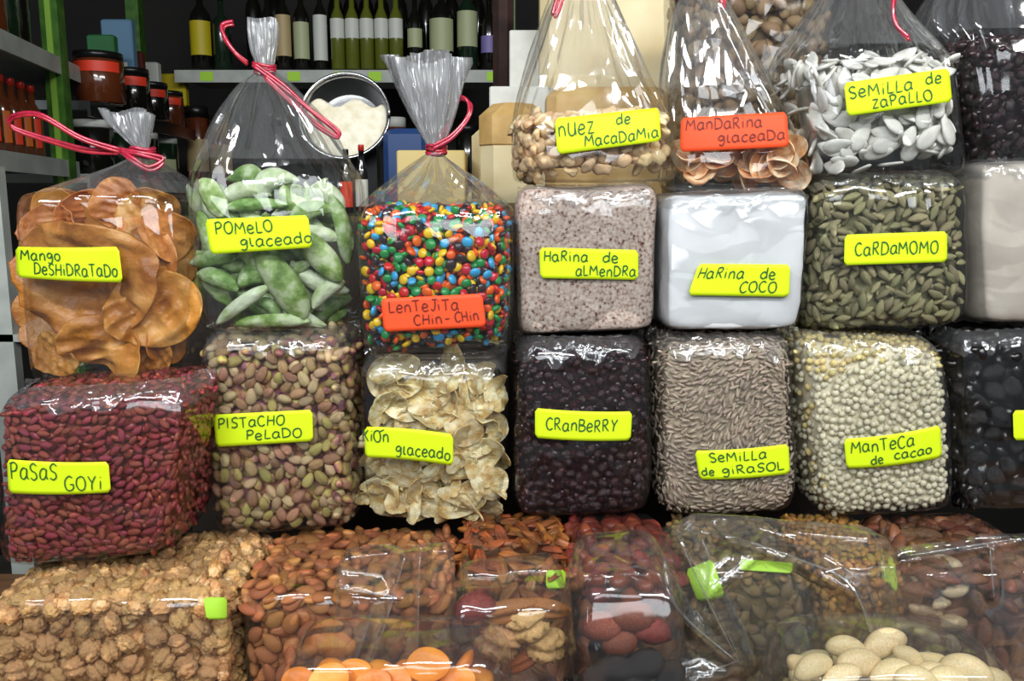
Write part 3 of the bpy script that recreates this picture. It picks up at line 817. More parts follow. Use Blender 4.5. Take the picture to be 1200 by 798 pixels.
cra, r_ = box_bag([(600, 396), (764, 393), (766, 604), (600, 610)], .0, .16, 'clear bag of very dark red cranberries, marked cranberry', seed=4)
sticker(cra, r_, [(627, 478), (741, 482), (739, 516), (627, 513)], [('CRanBeRRY', 13, 98, 11, 14)], curl=2)
flap(cra, r_, 8)
U = pack(cra, .0155, .72, 6500, 300)
place('dried_cranberry', cra, U, CRAN, [m_cran], 'dark red wrinkled cranberry in the bag marked cranberry', 'berry', 'cranberries pressed against the front of their bag', tilt=.4, thin=.55)
U2 = pack(cra, .0135, .75, 3500, 300)
pile('dried_cranberries', cra, [(U2, .005)], CRAN, [m_cran], 'mass of dark cranberries behind the front layer of their bag', 'berries', core=.010, thin=.55)

sun, r_ = box_bag([(767, 391), (930, 390), (936, 603), (769, 609)], .0, .16, 'clear bag of grey beige sunflower kernels, marked semilla de girasol', seed=5)
sticker(sun, r_, [(814, 528), (924, 520), (926, 555), (820, 562)], [('SeMiLLa', 16, 84, 21, 11), ('de', 4, 20, 5, 9), ('giRaSOL', 28, 104, 6, 10)], curl=2)
flap(sun, r_, 9)
fl = lambda u, v: .6*sin(3*u+1.3)+.7*cos(2.3*v+u)
U = pack(sun, .0125, .40, 14000, 1400, field=fl)
U2 = pack(sun, .0122, .40, 7000, 1100, field=fl)
pile('sunflower_seeds', sun, [(U, 0), (U2, .0028)], SUNF, [m_sunf], 'mass of small grey beige sunflower kernels filling the bag marked semilla de girasol', 'seeds', core=.006, tilt=.2, thin=.3)

cac, r_ = box_bag([(928, 390), (1109, 396), (1118, 602), (957, 611)], -.01, .16, 'clear bag of cream white cocoa butter drops, marked manteca de cacao', seed=6)
sticker(cac, r_, [(989, 514), (1102, 498), (1104, 536), (992, 549)], [('ManTeCa', 7, 84, 19, 14), ('de', 30, 46, 4, 10), ('cacao', 58, 104, 7, 10)], curl=3)
flap(cac, r_, 10)
U = pack(cac, .0100, .97, 12000, 900)
top = np.array([v + .05*sin(9*u+1) + .04*sin(23*u) > .76+.30*min(0, u)+.16*max(0, u) or u < -.93+.06*sin(8*v) for u, v in U[:, :2]])
yel, whi = U[top], U[~top]
place('cocoa_butter_drop', cac, whi[:220], DROP, [m_drop], 'cream white cocoa butter drop in the bag marked manteca de cacao', 'cocoa butter', 'white cocoa butter drops against their bag', tilt=.4, thin=.72)
place('cocoa_butter_drop', cac, yel[:80], DROP, [m_drop2], 'yellowish cocoa butter drop near the top of the bag marked manteca de cacao', 'cocoa butter', 'yellowish cocoa butter drops near the top of their bag', tilt=.4, thin=.72)
U2 = pack(cac, .0100, .97, 4500, 700)
pile('cocoa_butter_drops', cac, [(whi[220:], 0), (U2[U2[:, 1] < .80+.25*U2[:, 0].clip(-1, 0)], .004)], DROP, [m_drop, m_drop2], 'mass of cream white cocoa butter drops in their bag', 'cocoa butter', core=.007, thin=.72, topmat=1)
if len(yel) > 80: pile('cocoa_butter_drops', cac, [(yel[80:], 0), (U2[U2[:, 1] >= .80+.25*U2[:, 0].clip(-1, 0)], .004)], DROP, [m_drop2], 'mass of yellowish cocoa butter drops near the top of their bag', 'cocoa butter', core=0, thin=.72)

bla, r_ = box_bag([(1113, 388), (1245, 384), (1250, 600), (1121, 603)], .0, .16, 'clear bag of glossy black prunes at the right edge, beside the cocoa butter', seed=7, wob=.006)
sticker(bla, r_, [(1187, 481), (1235, 480), (1236, 516), (1188, 516)], [], plabel='lime sticker cut by the frame edge')
flap(bla, r_, 11)
U = pack(bla, .034, .6, 2500, 120)
place('prune', bla, U, CRAN, [m_prune], 'glossy black wrinkled prune in the bag at the right edge beside the cocoa butter', 'prune', 'black prunes against the front of their bag', tilt=.5, thin=.55)
U2 = pack(bla, .026, .6, 1500, 100)
pile('prunes', bla, [(U2, .01)], CRAN, [m_prune], 'mass of black prunes behind the front layer in the right edge bag', 'prunes', core=.022, thin=.55)

# ================================================================== MIDDLE ROW
al, r_ = box_bag([(602, 218), (772, 214), (768, 386), (604, 395)], .02, .15, 'clear bag of speckled pinkish beige almond flour, marked harina de almendra', seed=8, p=10, q=4)
sticker(al, r_, [(632, 290), (748, 293), (748, 328), (633, 326)], [('HaRina', 5, 58, 20, 12), ('de', 74, 94, 20, 12), ('aLMenDRa', 42, 114, 4, 12)])
flap(al, r_, 12)
X, F = blob(al, CG, 0, .0016, 60, 8)
o = obj('almond_flour', mesh('almond_flour', X-al.base, F, m_alflour), None, al.base); tag(o, 'speckled pinkish beige almond flour filling its bag', 'flour', None, 'stuff')

co, r_ = box_bag([(776, 226), (950, 220), (937, 387), (772, 389)], .0, .16, 'clear bag of fine white coconut flour, marked harina de coco', seed=9, wob=.005, fr=18, p=11, q=4.5)
sticker(co, r_, [(819, 309), (926, 310), (925, 348), (806, 346)], [('HaRina', 4, 60, 21, 13), ('de', 78, 98, 21, 13), ('COCO', 56, 100, 5, 13)], cut=('bl', .0))
flap(co, r_, 13)
X, F = blob(co, CG, 0, .004, 26, 9, True)
o = obj('coconut_flour', mesh('coconut_flour', X-co.base, F, m_coco), None, co.base); tag(o, 'fine white coconut flour filling its bag', 'flour', None, 'stuff')

car, r_ = box_bag([(950, 208), (1134, 200), (1136, 383), (943, 391)], .01, .16, 'clear bag of grey green cardamom pods, marked cardamomo', seed=10)
sticker(car, r_, [(990, 275), (1110, 271), (1110, 307), (989, 311)], [('CaRDaMOMO', 13, 112, 11, 15)], curl=0)
flap(car, r_, 14)
U = pack(car, .0215, .42, 7000, 300, field=None)
place('cardamom_pod', car, U, CARD, [m_card], 'ridged grey green cardamom pod in the bag marked cardamomo', 'cardamom pod', 'cardamom pods pressed against their bag', tilt=.25, thin=.4)
U2 = pack(car, .021, .42, 4000, 300)
pile('cardamom_pods', car, [(U2, .0065)], CARD, [m_card], 'mass of cardamom pods behind the front layer of their bag', 'cardamom pods', core=.013, thin=.4)

gr, r_ = box_bag([(1139, 190), (1262, 186), (1262, 380), (1141, 382)], .01, .16, 'clear bag of plain beige flour at the right edge, beside the cardamom', seed=11, wob=.005, fr=16, p=9)
flap(gr, r_, 15)
X, F = blob(gr, CG, 0, .004, 22, 10, True)
o = obj('beige_flour', mesh('beige_flour', X-gr.base, F, m_grey), None, gr.base); tag(o, 'plain beige flour filling the bag at the right edge', 'flour', None, 'stuff')

# ---- tied bags: the body holds the filling, film is one loft from floor to neck
def tied_bag(body, y, d, label, rings, tuft, neck, nw, ties, seed, exp=5.0):
    bag = Bag(body, y, d, 5.5, 3.4)
    root = empty('tied_plastic_bag', bag.base, label, 'bag')
    yc = y+d/2
    # rings are given on the plane y+.02; the loft is built about yc, so shift to the same world size
    def sc(px, py):
        w_ = P(px, py, y+.02); w_[1] = yc; q = PIX(w_); return q
    R = []
    for (py, xl, xr, hd, e, am) in rings:
        a = sc(xl, py); b = sc(xr, py); R.append(((a[1]+b[1])/2, a[0], b[0], hd*1.05, e, am))
    bag.tied = True
    bag.film = loft(R, yc, seed, FILM, root, 'film', thr=.06)
    if tuft:
        T = []
        for (py, xl, xr, hd, e, am) in tuft:
            a = sc(xl, py); b = sc(xr, py); T.append(((a[1]+b[1])/2, a[0], b[0], hd, e, am))
        loft(T, yc, seed+3, FILM_TUFT, root, 'gathered_neck', pleats=(13, 22, 35))
    if neck:
        q = sc(*neck); neck_ring(root, q[0], q[1], yc, nw)
        if ties:
            ribbon(root, [[(px, py, dy) for px, py, dy in t] for t in ties], yc)
    return bag, root

man, r_ = tied_bag([(22, 222), (214, 232), (222, 428), (36, 455)], -.02, .16, 'tied clear bag of orange dried mango slices with a red ribbon, marked mango deshidratado',
    [(452, 45, 215, .06, 4, .01), (440, 34, 222, .078, 5, .01), (330, 24, 222, .082, 5, .015), (240, 16, 217, .080, 4.5, .03), (222, 34, 206, .066, 3.5, .08), (205, 72, 186, .045, 2.6, .14), (190, 108, 165, .026, 2.2, .16), (180, 128, 152, .013, 2, .14)],
    [(180, 128, 152, .013, 2, .14), (172, 132, 148, .009, 2, .10), (160, 120, 148, .014, 2, .2), (140, 100, 150, .022, 2.2, .24), (124, 92, 150, .026, 2.3, .26)],
    (141, 175), 13, [[(141, 175, -.012), (95, 160, -.02), (45, 134, -.015), (14, 136, 0), (18, 150, .005), (60, 164, .0), (100, 174, -.008), (138, 176, -.012)], [(141, 174, -.012), (165, 178, -.02), (190, 186, -.015), (176, 196, -.02), (155, 186, -.02), (142, 177, -.012)]], 21)
sticker(man, r_, [(18, 289), (139, 289), (144, 331), (20, 325)], [('Mango', 5, 54, 23, 13), ('DeSHiDRaTaDo', 20, 119, 6, 14)], curl=1)
mg = 'dried mango slices inside the tied bag'
mango = [  # px, py, dy, rx, ry, rot, tx, tz, bend, label
 (92, 322, .012, .068, .078, 80, 4, -8, .12, 'largest flat dried mango slice, directly behind the mango sticker'),
 (172, 250, .035, .034, .032, 70, 12, 15, .5, 'folded dried mango slice at the top right of the mango bag'),
 (140, 242, .035, .028, .034, 10, 10, 5, .4, 'upright square-topped dried mango slice at the top middle of the mango bag'),
 (162, 315, .032, .044, .050, 0, 5, 20, .5, 'curled dried mango slice at the right middle of the mango bag'),
 (168, 368, .014, .060, .040, 12, -4, 14, .25, 'wide oval dried mango slice below right of the mango sticker'),
 (66, 416, .022, .026, .032, 60, 0, -20, .5, 'dried mango slice standing at the bottom left of the mango bag'),
 (118, 412, .018, .048, .034, -25, 10, 0, .5, 'dried mango slice lying at the bottom middle of the mango bag'),
 (170, 418, .026, .034, .028, 10, 12, 15, .5, 'dried mango slice at the bottom right of the mango bag'),
 (196, 300, .045, .024, .050, 0, 0, 45, .4, 'narrow dried mango slice against the right side of the mango bag'),
 (68, 262, .05, .034, .026, 25, 15, -15, .5, 'dried mango slice at the top left shoulder of the mango bag'),
 (108, 255, .055, .036, .026, 0, 25, 0, .6, 'dried mango slice tucked behind the top of the largest one'),
 (190, 272, .030, .024, .032, 40, 5, 30, .6, 'crinkled dried mango slice at the upper right edge of the mango bag'),
 (48, 310, .05, .022, .05, 0, 0, -45, .3, 'dried mango slice against the left side of the mango bag'),
 (196, 398, .045, .024, .036, 0, 0, 40, .4, 'dried mango slice at the lower right side of the mango bag')]
for k, (a, b, dy, rx, ry, ro, tx, tz, be, lb) in enumerate(mango):
    put('mango_slice', slice_me('mango_slice', rx, ry, .0045, m_mango, 60+k, bend=be, wob=.24, wave=.30, n=64, m=14), a, b, -.02+dy+.006, ro, tx, tz, lb, 'dried fruit', mg)
for k in range(16):
    a, b = rr.uniform(60, 190), rr.uniform(260, 425)
    put('mango_slice', slice_me('mango_slice', rr.uniform(.035, .05), rr.uniform(.03, .04), .005, m_mango, 90+k, bend=.4, wob=.16, wave=.14), a, b, .05+.004*k, rr.uniform(0, 180), rr.uniform(-20, 20), rr.uniform(-20, 20), 'dried mango slice deep in the tied mango bag, seen in the gaps', 'dried fruit', 'mango slices deeper in the bag')

pom, r_ = tied_bag([(218, 205), (411, 208), (408, 380), (234, 385)], -.01, .16, 'tall tied clear bag of green sugared pomelo peel with a red ribbon, marked pomelo glaceado',
    [(386, 242, 400, .06, 4, .01), (376, 232, 408, .078, 5, .01), (300, 222, 411, .08, 5, .01), (215, 215, 412, .078, 4, .03), (170, 228, 388, .062, 3, .10), (130, 243, 360, .046, 2.6, .15), (95, 262, 328, .028, 2.2, .17), (78, 280, 308, .014, 2, .14)],
    [(78, 280, 308, .014, 2, .14), (70, 283, 303, .010, 2, .1), (50, 276, 306, .014, 2, .14), (28, 272, 309, .016, 2, .12), (10, 271, 308, .017, 2, .12)],
    (293, 72), 11, [[(290, 73, -.01), (275, 60, -.015), (262, 42, -.01), (262, 28, -.005), (274, 25, 0)], [(296, 74, -.012), (330, 98, -.02), (360, 125, -.02), (394, 152, -.015), (392, 158, -.015), (368, 142, -.02), (342, 118, -.02), (310, 88, -.018)]], 33)
sticker(pom, r_, [(240, 257), (361, 252), (366, 290), (247, 298)], [('POMeLO', 9, 79, 22, 14), ('glaceado', 36, 123, 6, 13)])
pg = 'green pomelo peel strips in their tied bag'
strips = [ # px py dy L W rot tx tz curve label
 (330, 335, .008, .095, .034, -58, 5, 0, .10, 'broad pale green pomelo peel running down from under the sticker'),
 (372, 300, .012, .080, .026, -48, 0, 5, .10, 'pale pomelo peel pointing down right beside the sticker'),
 (285, 357, .008, .080, .013, 35, 0, 0, .06, 'thin whitish pomelo peel slanting up at the bottom left'),
 (248, 232, .014, .050, .024, -62, 0, -5, .1, 'green pomelo peel standing at the top left of its bag'),
 (300, 242, .014, .075, .012, 3, 0, 0, .1, 'thin pomelo peel lying just above the sticker'),
 (365, 255, .02, .060, .018, 20, 0, 10, .4, 'curled pomelo peel above right of the sticker'),
 (398, 270, .03, .085, .018, -78, 0, 30, .1, 'upright pomelo peel along the right side of its bag'),
 (325, 225, .03, .060, .022, 30, 10, 0, .7, 'bent green pomelo peel rising at the top middle'),
 (290, 218, .04, .050, .02, -20, 0, 0, .7, 'dark green looped pomelo peel at the top middle'),
 (255, 330, .014, .055, .018, -20, 0, -10, .2, 'bright green pomelo peel at the left below the sticker'),
 (250, 305, .02, .060, .016, 8, 0, -10, .1, 'flat pomelo peel just under the left end of the sticker'),
 (320, 378, .014, .090, .014, 2, 0, 0, .1, 'pomelo peel lying along the bottom of its bag'),
 (385, 345, .02, .050, .016, 40, 0, 15, .3, 'short pomelo peel at the lower right of its bag'),
 (240, 275, .03, .060, .02, -70, 0, -30, .2, 'pomelo peel standing at the left edge beside the sticker'),
 (300, 330, .022, .045, .022, 10, 0, 0, .6, 'crumpled whitish pomelo peel below the sticker'),
 (345, 245, .03, .055, .016, -10, 0, 0, .3, 'pale pomelo peel end at the top right'),
 (312, 365, .022, .040, .014, -40, 0, 0, .6, 'hooked pomelo peel near the bottom middle'),
 (385, 235, .035, .050, .02, -55, 0, 10, .3, 'green pomelo peel at the top right shoulder')]
for k, (a, b, dy, L_, W_, ro, tx, tz, cu, lb) in enumerate(strips):
    put('pomelo_peel', strip_me('pomelo_peel', L_, W_*1.2, .004, m_pomw if k % 5 == 2 else m_pom, 20+k, cu, .5), a, b, dy-.004, ro, tx, tz, lb, 'candied peel', pg)
pms = [strip_me('pomelo_peel', rr.uniform(.05, .08), rr.uniform(.018, .028), .004, m_pom if k % 3 else m_pomw, 70+k, rr.uniform(.1, .6), .5) for k in range(8)]
for k in range(75):
    a, b = rr.uniform(244, 390), rr.uniform(226, 370)
    put('pomelo_peel', pms[k % 8], a, b, .016+.0009*k, rr.uniform(0, 180), rr.uniform(-25, 25), rr.uniform(-25, 25), 'pomelo peel strip deeper in the tied pomelo bag, seen in the gaps', 'candied peel', 'pomelo peel strips deeper in the bag')

can, r_ = tied_bag([(414, 235), (600, 240), (597, 405), (424, 421)], -.02, .16, 'tied clear bag of mixed colour candy buttons with a red ribbon and an orange sticker',
    [(420, 434, 585, .06, 4, .01), (408, 424, 597, .078, 5, .01), (330, 417, 602, .08, 5, .01), (255, 414, 602, .078, 4.5, .03), (235, 424, 590, .066, 3.4, .09), (210, 452, 560, .044, 2.6, .15), (190, 478, 532, .026, 2.2, .17), (178, 494, 516, .013, 2, .14)],
    [(178, 494, 516, .013, 2, .14), (170, 496, 514, .009, 2, .1), (140, 480, 524, .018, 1.9, .18), (105, 464, 534, .026, 1.9, .24), (75, 452, 540, .030, 1.9, .28), (56, 446, 543, .032, 1.9, .3)],
    (506, 172), 11, [[(507, 171, -.012), (530, 158, -.015), (547, 138, -.012), (551, 120, -.005), (541, 114, 0), (532, 124, .004), (527, 140, 0), (514, 162, -.005)]], 45)
sticker(can, r_, [(446, 350), (565, 344), (570, 383), (450, 389)], [('LenTeJiTa', 8, 92, 22, 13), ('CHin', 36, 71, 6, 12), ('-', 72, 82, 6, 12), ('CHin', 84, 114, 8, 12)], mat=ORANGE, ink=INKR)
U = pack(can, .0128, .97, 9000, 300, vtop=.97)
lb = ['%s candy button in the tied bag of mixed colours' % n for n, c in CANDY]
place('candy_button', can, U, CAND, m_candy, lb, 'candy', ['%s candy buttons in the tied bag' % n for n, c in CANDY], tilt=.55, thin=.5)
U2 = pack(can, .0128, .97, 4500, 300); U3 = pack(can, .0125, .97, 3500, 300)
pile('candy_buttons', can, [(U2, .005), (U3, .0105)], CAND, m_candy, 'mass of mixed colour candy buttons behind the front layer of their bag', 'candies', core=.018, thin=.5, tilt=.8, corecol=m_candy[5])

# ================================================================== TOP ROW
mac, r_ = tied_bag([(601, 128), (787, 122), (797, 204), (603, 211)], .02, .16, 'clear bag of pale macadamia nuts under a tall cone of film, marked nuez de macadamia',
    [(213, 612, 785, .06, 4, .01), (205, 602, 796, .076, 5, .01), (165, 600, 795, .078, 5, .015), (125, 603, 786, .074, 4, .03), (80, 615, 768, .062, 3.2, .08), (40, 628, 752, .05, 2.7, .12), (0, 642, 735, .04, 2.4, .15), (-50, 662, 712, .024, 2.2, .16), (-90, 680, 695, .011, 2, .14)],
    [(-90, 680, 695, .011, 2, .14), (-130, 665, 710, .02, 2, .2), (-160, 660, 716, .022, 2, .2)],
    (687, -92), 9, [[(687, -92, -.012), (670, -40, -.03), (655, 8, -.035), (650, 14, -.035), (660, -20, -.03)]], 57)
sticker(mac, r_, [(650, 139), (772, 126), (775, 165), (653, 181)], [('nUez', 3, 48, 20, 17), ('de', 72, 90, 26, 12), ('MacaDaMia', 33, 122, 5, 13)])
U = pack(mac, .021, .82, 4000, 200)
place('macadamia_nut', mac, U, MACA, [m_maca], 'pale irregular macadamia nut half in the bag marked nuez de macadamia', 'nut', 'macadamia nuts pressed against their bag', tilt=.6, thin=.6)
U2 = pack(mac, .018, .85, 2000, 200)
pile('macadamia_nuts', mac, [(U2, .008)], MACA, [m_maca], 'mass of pale macadamia nuts behind the front layer of their bag', 'nuts', core=.016, thin=.6)

mnd, r_ = tied_bag([(787, 150), (945, 150), (950, 210), (785, 224)], .02, .15, 'clear bag of glazed mandarin slices under a cone of film, with an orange sticker',
    [(224, 800, 935, .055, 4, .01), (216, 788, 948, .07, 5, .01), (180, 787, 946, .072, 4.6, .015), (145, 786, 936, .07, 4, .03), (90, 784, 912, .06, 3.2, .08), (40, 790, 890, .048, 2.7, .12), (0, 800, 870, .036, 2.3, .15), (-40, 822, 850, .014, 2, .14)],
    [(-40, 822, 850, .014, 2, .14), (-80, 806, 866, .024, 2, .2)],
    (836, -38), 12, [[(836, -38, -.012), (842, -15, -.03), (846, 6, -.035), (850, -10, -.03)]], 69)
sticker(mnd, r_, [(798, 138), (922, 131), (925, 172), (797, 178)], [('ManDaRina', 6, 98, 25, 13), ('glaceaDa', 44, 124, 9, 12)], mat=ORANGE, ink=INKR)
mdl = [(818, 196, .03, 20, 'round glazed mandarin slice at the left bottom of the mandarin bag'), (876, 196, .045, 24, 'deep orange mandarin ring in the middle of the mandarin bag'), (905, 194, .025, 26, 'nested pale mandarin ring at the lower right of the mandarin bag'), (930, 182, .03, 20, 'pale mandarin slice at the right edge of the mandarin bag'), (850, 200, .05, 20, 'pale mandarin slice between the two large ones'), (800, 185, .05, 20, 'mandarin slice at the far left of the mandarin bag'), (938, 200, .04, 18, 'small mandarin slice in the bottom right corner of its bag')]
for k, (a, b, dy, rd, lb) in enumerate(mdl):
    put('mandarin_slice', slice_me('mandarin_slice', rd/1000, rd/1000*.85, .005, m_mand, 130+k, bend=.25, wob=.1, wave=.15, hole=(.35 if k % 2 else 0), cup=.3), 868+(a-868)*.9, b-6, .02+dy, rr.uniform(0, 90), rr.uniform(-35, 20), rr.uniform(-20, 20), lb, 'candied fruit', 'glazed mandarin slices')
mms = [slice_me('mandarin_slice', .021, .018, .005, m_mand, 150+k, bend=.3, wob=.1, wave=.2, hole=(0 if k % 2 else .3), cup=.3) for k in range(4)]
for k in range(54):
    put('mandarin_slice', mms[k % 4], rr.uniform(806, 932), rr.uniform(168, 207), .038+rr.uniform(0, .06), rr.uniform(0, 180), rr.uniform(-60, 60), rr.uniform(-40, 40), 'glazed mandarin slice deeper in the mandarin bag, seen in the gaps', 'candied fruit', 'mandarin slices deeper in the bag')

zap, r_ = tied_bag([(936, 62), (1122, 55), (1133, 188), (957, 212)], .0, .16, 'bulging clear bag of flat white squash seeds with a red ribbon, marked semilla de zapallo',
    [(208, 968, 1115, .055, 4, .01), (198, 953, 1133, .074, 6, .01), (140, 942, 1130, .08, 5, .01), (75, 932, 1124, .078, 4.5, .03), (48, 938, 1110, .07, 3.6, .08), (20, 955, 1094, .055, 2.8, .13), (-10, 975, 1078, .04, 2.4, .15), (-50, 1005, 1055, .022, 2.1, .15), (-80, 1022, 1040, .011, 2, .12)],
    [(-80, 1022, 1040, .011, 2, .12), (-120, 1000, 1060, .024, 2, .2)],
    (1031, -80), 11, [[(1031, -80, -.012), (1048, -20, -.05), (1046, 8, -.062), (1052, 28, -.066), (1066, 44, -.07)]], 81)
sticker(zap, r_, [(989, 97), (1112, 80), (1116, 119), (993, 136)], [('SeMiLLa', 5, 82, 20, 14), ('de', 96, 116, 24, 13), ('zaPaLLO', 30, 104, 5, 13)])
U = pack(zap, .036, .64, 5000, 200, jit=.2)
place('squash_seed', zap, U, SQUA, [m_squa], 'flat white squash seed in the bag marked semilla de zapallo', 'seed', 'white squash seeds pressed against their bag', tilt=.22, depth=2, thin=.17)
U2 = pack(zap, .034, .64, 4000, 200); U3 = pack(zap, .034, .64, 3000, 200)
pile('squash_seeds', zap, [(U2, .007), (U3, .013)], SQUA, [m_squa], 'mass of white squash seeds behind the front layer of their bag', 'seeds', core=.020, thin=.17, tilt=.5)

dcr, r_ = tied_bag([(1122, 38), (1270, 30), (1268, 184), (1136, 192)], .02, .15, 'clear bag of dark dried cranberries at the upper right corner of the photo',
    [(193, 1145, 1255, .055, 4, .01), (184, 1136, 1268, .07, 5, .01), (110, 1128, 1270, .075, 5, .01), (50, 1116, 1272, .07, 4, .04), (20, 1108, 1268, .06, 3.2, .1), (-10, 1115, 1255, .05, 2.7, .13), (-60, 1150, 1220, .03, 2.2, .15)], None, None, 0, None, 93)
U = pack(dcr, .0165, .7, 3000, 260)
place('dark_cranberry', dcr, U, RAIS, [m_rais], 'dark dried cranberry in the bag at the upper right corner', 'berry', 'dark cranberries against the upper right bag', tilt=.5, thin=.6)
U2 = pack(dcr, .0165, .7, 2000, 260)
pile('dark_cranberries', dcr, [(U2, .007)], RAIS, [m_rais], 'mass of dark cranberries in the upper right bag', 'berries', core=.014, thin=.6)

she, r_ = box_bag([(788, -70), (985, -70), (975, 218), (800, 218)], .20, .14, 'tall clear bag of tan nuts in their shells, standing behind the mandarin bag', seed=14)
U = pack(she, .028, .7, 5000, 200)
place('unshelled_nut', she, U, SHEL, [m_shel], 'tan nut in its shell in the tall bag behind the mandarin slices', 'nut', 'tan nuts in shells in the rear bag', tilt=.3, thin=.6)
U2 = pack(she, .023, .7, 2500, 180)
pile('unshelled_nuts', she, [(U2, .011)], SHEL, [m_shel], 'mass of tan nuts in shells behind the front layer of the rear bag', 'nuts', core=.022, thin=.6)

# ================================================================== BOTTOM ROW, partly hidden by film
def low(quad, y, d, label, seed): return box_bag(quad, y, d, label, seed=seed, p=8, q=6, wob=.003)
wal, r_ = low([(-14, 690), (274, 680), (286, 870), (-20, 874)], -.15, .20, 'wide clear bag of light brown walnut halves at the bottom left', 21)
U = pack(wal, .028, .72, 5000, 220); 
place('walnut', wal, U, WALN, [m_waln], 'wrinkled light brown walnut kernel in the bottom left bag', 'nut', 'walnut kernels against the front of their bag', tilt=.5, thin=.6)
U2 = pack(wal, .026, .8, 2000, 180)
def top_layer(bag, size, aspect, n, tries, seed):
    """footprints on the bag's level top, which the camera looks down on"""
    r = np.random.default_rng(seed); c = []; out = []
    for _ in range(tries):
        x = r.uniform(-.95, .95); y = r.uniform(-.92, .92)
        q = np.array([x*bag.w/2, y*bag.d/2])
        if any(np.hypot(*(q-e)) < size*(aspect+1)/2*.86 for e in c): continue
        c.append(q); out.append((x, y))
        if len(out) >= n: break
    return out
def place_top(kind, bag, protos, mat, size, aspect, label, cat, group, n=90, thin=.5, seed=0):
    r = np.random.default_rng(seed); ms = [mesh(kind, V, F, mat) for V, F in protos]; first = None
    for x, y in top_layer(bag, size, aspect, n, 900, seed):
        k = (1-spow(x, bag.p)-spow(y, bag.q))**(1/bag.p)
        p = bag.at(np.array(x), np.array(float(k)), np.array(y))
        L = size*r.uniform(.85, 1.15); p = p-np.array([0, 0, L*thin/2+r.uniform(0, .3)*L*thin])
        R = frame((0, 0, 1), r.uniform(0, pi), .35, r)
        if first is None:
            o = bpy.data.objects.new(kind, ms[0]); tag(o, label, cat, group); first = o
        else: o = first.copy(); o.data = ms[int(r.integers(len(ms)))]
        COL.objects.link(o); o.matrix_world = Matrix.Translation(p) @ R.to_4x4() @ Matrix.Diagonal((L, L, L, 1))
place_top('walnut', wal, WALN, m_waln, .0265, .8, 'wrinkled walnut kernel on the top of the bottom left bag', 'nut', 'walnut kernels at the top of their bag', 90, .6, 1)
pile('walnuts', wal, [(U2, .012)], WALN, [m_waln], 'mass of walnut kernels behind the front layer of their bag', 'nuts', core=.017, thin=.6)
sticker(wal, r_, [(238, 700), (266, 700), (266, 726), (242, 726)], [], mat=LIMED, plabel='small green sticker at the right end', lift=.014)

alm, r_ = low([(278, 681), (530, 681), (532, 870), (292, 874)], -.15, .20, 'clear bag of brown almonds with skins at the bottom, under the pistachios', 22)
U = pack(alm, .0275, .6, 3500, 160)
place('almond', alm, U, ALMO, [m_almo], 'brown almond with its skin in the bag below the pistachios', 'nut', 'almonds against the front of their bag', tilt=.3, thin=.36)
place_top('almond', alm, ALMO, m_almo, .0275, .6, 'brown almond lying at the top of the bag below the pistachios', 'nut', 'almonds at the top of their bag', 90, .36, 2)
U2 = pack(alm, .027, .6, 2000, 150)
pile('almonds', alm, [(U2, .008)], ALMO, [m_almo], 'mass of almonds behind the front layer of their bag', 'nuts', core=.012, thin=.36)

pec, r_ = low([(536, 655), (668, 655), (668, 870), (540, 870)], -.13, .19, 'clear bag of ridged reddish brown pecan halves at the bottom, under the cranberries', 23)
U = pack(pec, .032, .42, 2500, 120)
place('pecan', pec, U, PECA, [m_peca], 'ridged reddish brown pecan half in the bag below the cranberries', 'nut', 'pecan halves against the front of their bag', tilt=.3, thin=.3)
place_top('pecan', pec, PECA, m_peca, .031, .42, 'ridged pecan half at the top of the bag below the cranberries', 'nut', 'pecan halves at the top of their bag', 80, .26, 3)
U2 = pack(pec, .03, .42, 2000, 100)
pile('pecans', pec, [(U2, .008)], PECA, [m_peca], 'mass of pecan halves behind the front layer of their bag', 'nuts', core=.012, thin=.3)
sticker(pec, r_, [(640, 668), (663, 668), (663, 690), (640, 690)], [], mat=LIMED, plabel='small green sticker')

dat, r_ = low([(672, 655), (798, 655), (798, 870), (674, 870)], -.13, .19, 'clear bag of reddish dried fruit at the bottom middle', 24)
U = pack(dat, .040, .5, 1500, 60)
place('red_dried_fruit', dat, U, CRAN, [m_date, m_peca], ['reddish wrinkled dried fruit in the bag at the bottom middle', 'brownish wrinkled dried fruit in the bag at the bottom middle'], 'dried fruit', ['reddish dried fruit in the bottom middle bag', 'brownish dried fruit in the bottom middle bag'], tilt=.3, thin=.5)
place_top('red_dried_fruit', dat, CRAN, m_date, .034, .55, 'reddish dried fruit at the top of the bottom middle bag', 'dried fruit', 'reddish dried fruit at the top of its bag', 50, .5, 4)
U2 = pack(dat, .034, .55, 1000, 60)
pile('red_dried_fruits', dat, [(U2, .012)], CRAN, [m_date], 'mass of reddish dried fruit behind the front layer of its bag', 'dried fruit', core=.02, thin=.5)

m_pump = M('dark_olive_seed', [(.3, '5d4a2c'), (.6, '80683f'), (.8, '9b875a')], 50, .5, .4, 160, jit=.12)
sed, r_ = low([(802, 652), (946, 652), (946, 870), (804, 870)], -.12, .18, 'clear bag of dull brown seeds at the bottom, half hidden by crumpled film', 25)
U = pack(sed, .021, .55, 2500, 150)
place('brown_seed', sed, U, ALMO, [m_pump], 'dull brown seed in the bottom bag behind the crumpled film', 'seed', 'dull brown seeds behind the crumpled film', tilt=.3, thin=.36)
place_top('brown_seed', sed, ALMO, m_pump, .018, .55, 'dull brown seed at the top of the bottom bag behind the crumpled film', 'seed', 'dull brown seeds at the top of their bag', 90, .36, 5)
U2 = pack(sed, .018, .55, 1500, 200)
pile('brown_seeds', sed, [(U2, .006)], ALMO, [m_pump], 'mass of dull brown seeds in the bottom bag behind the crumpled film', 'seeds', core=.009, thin=.36)
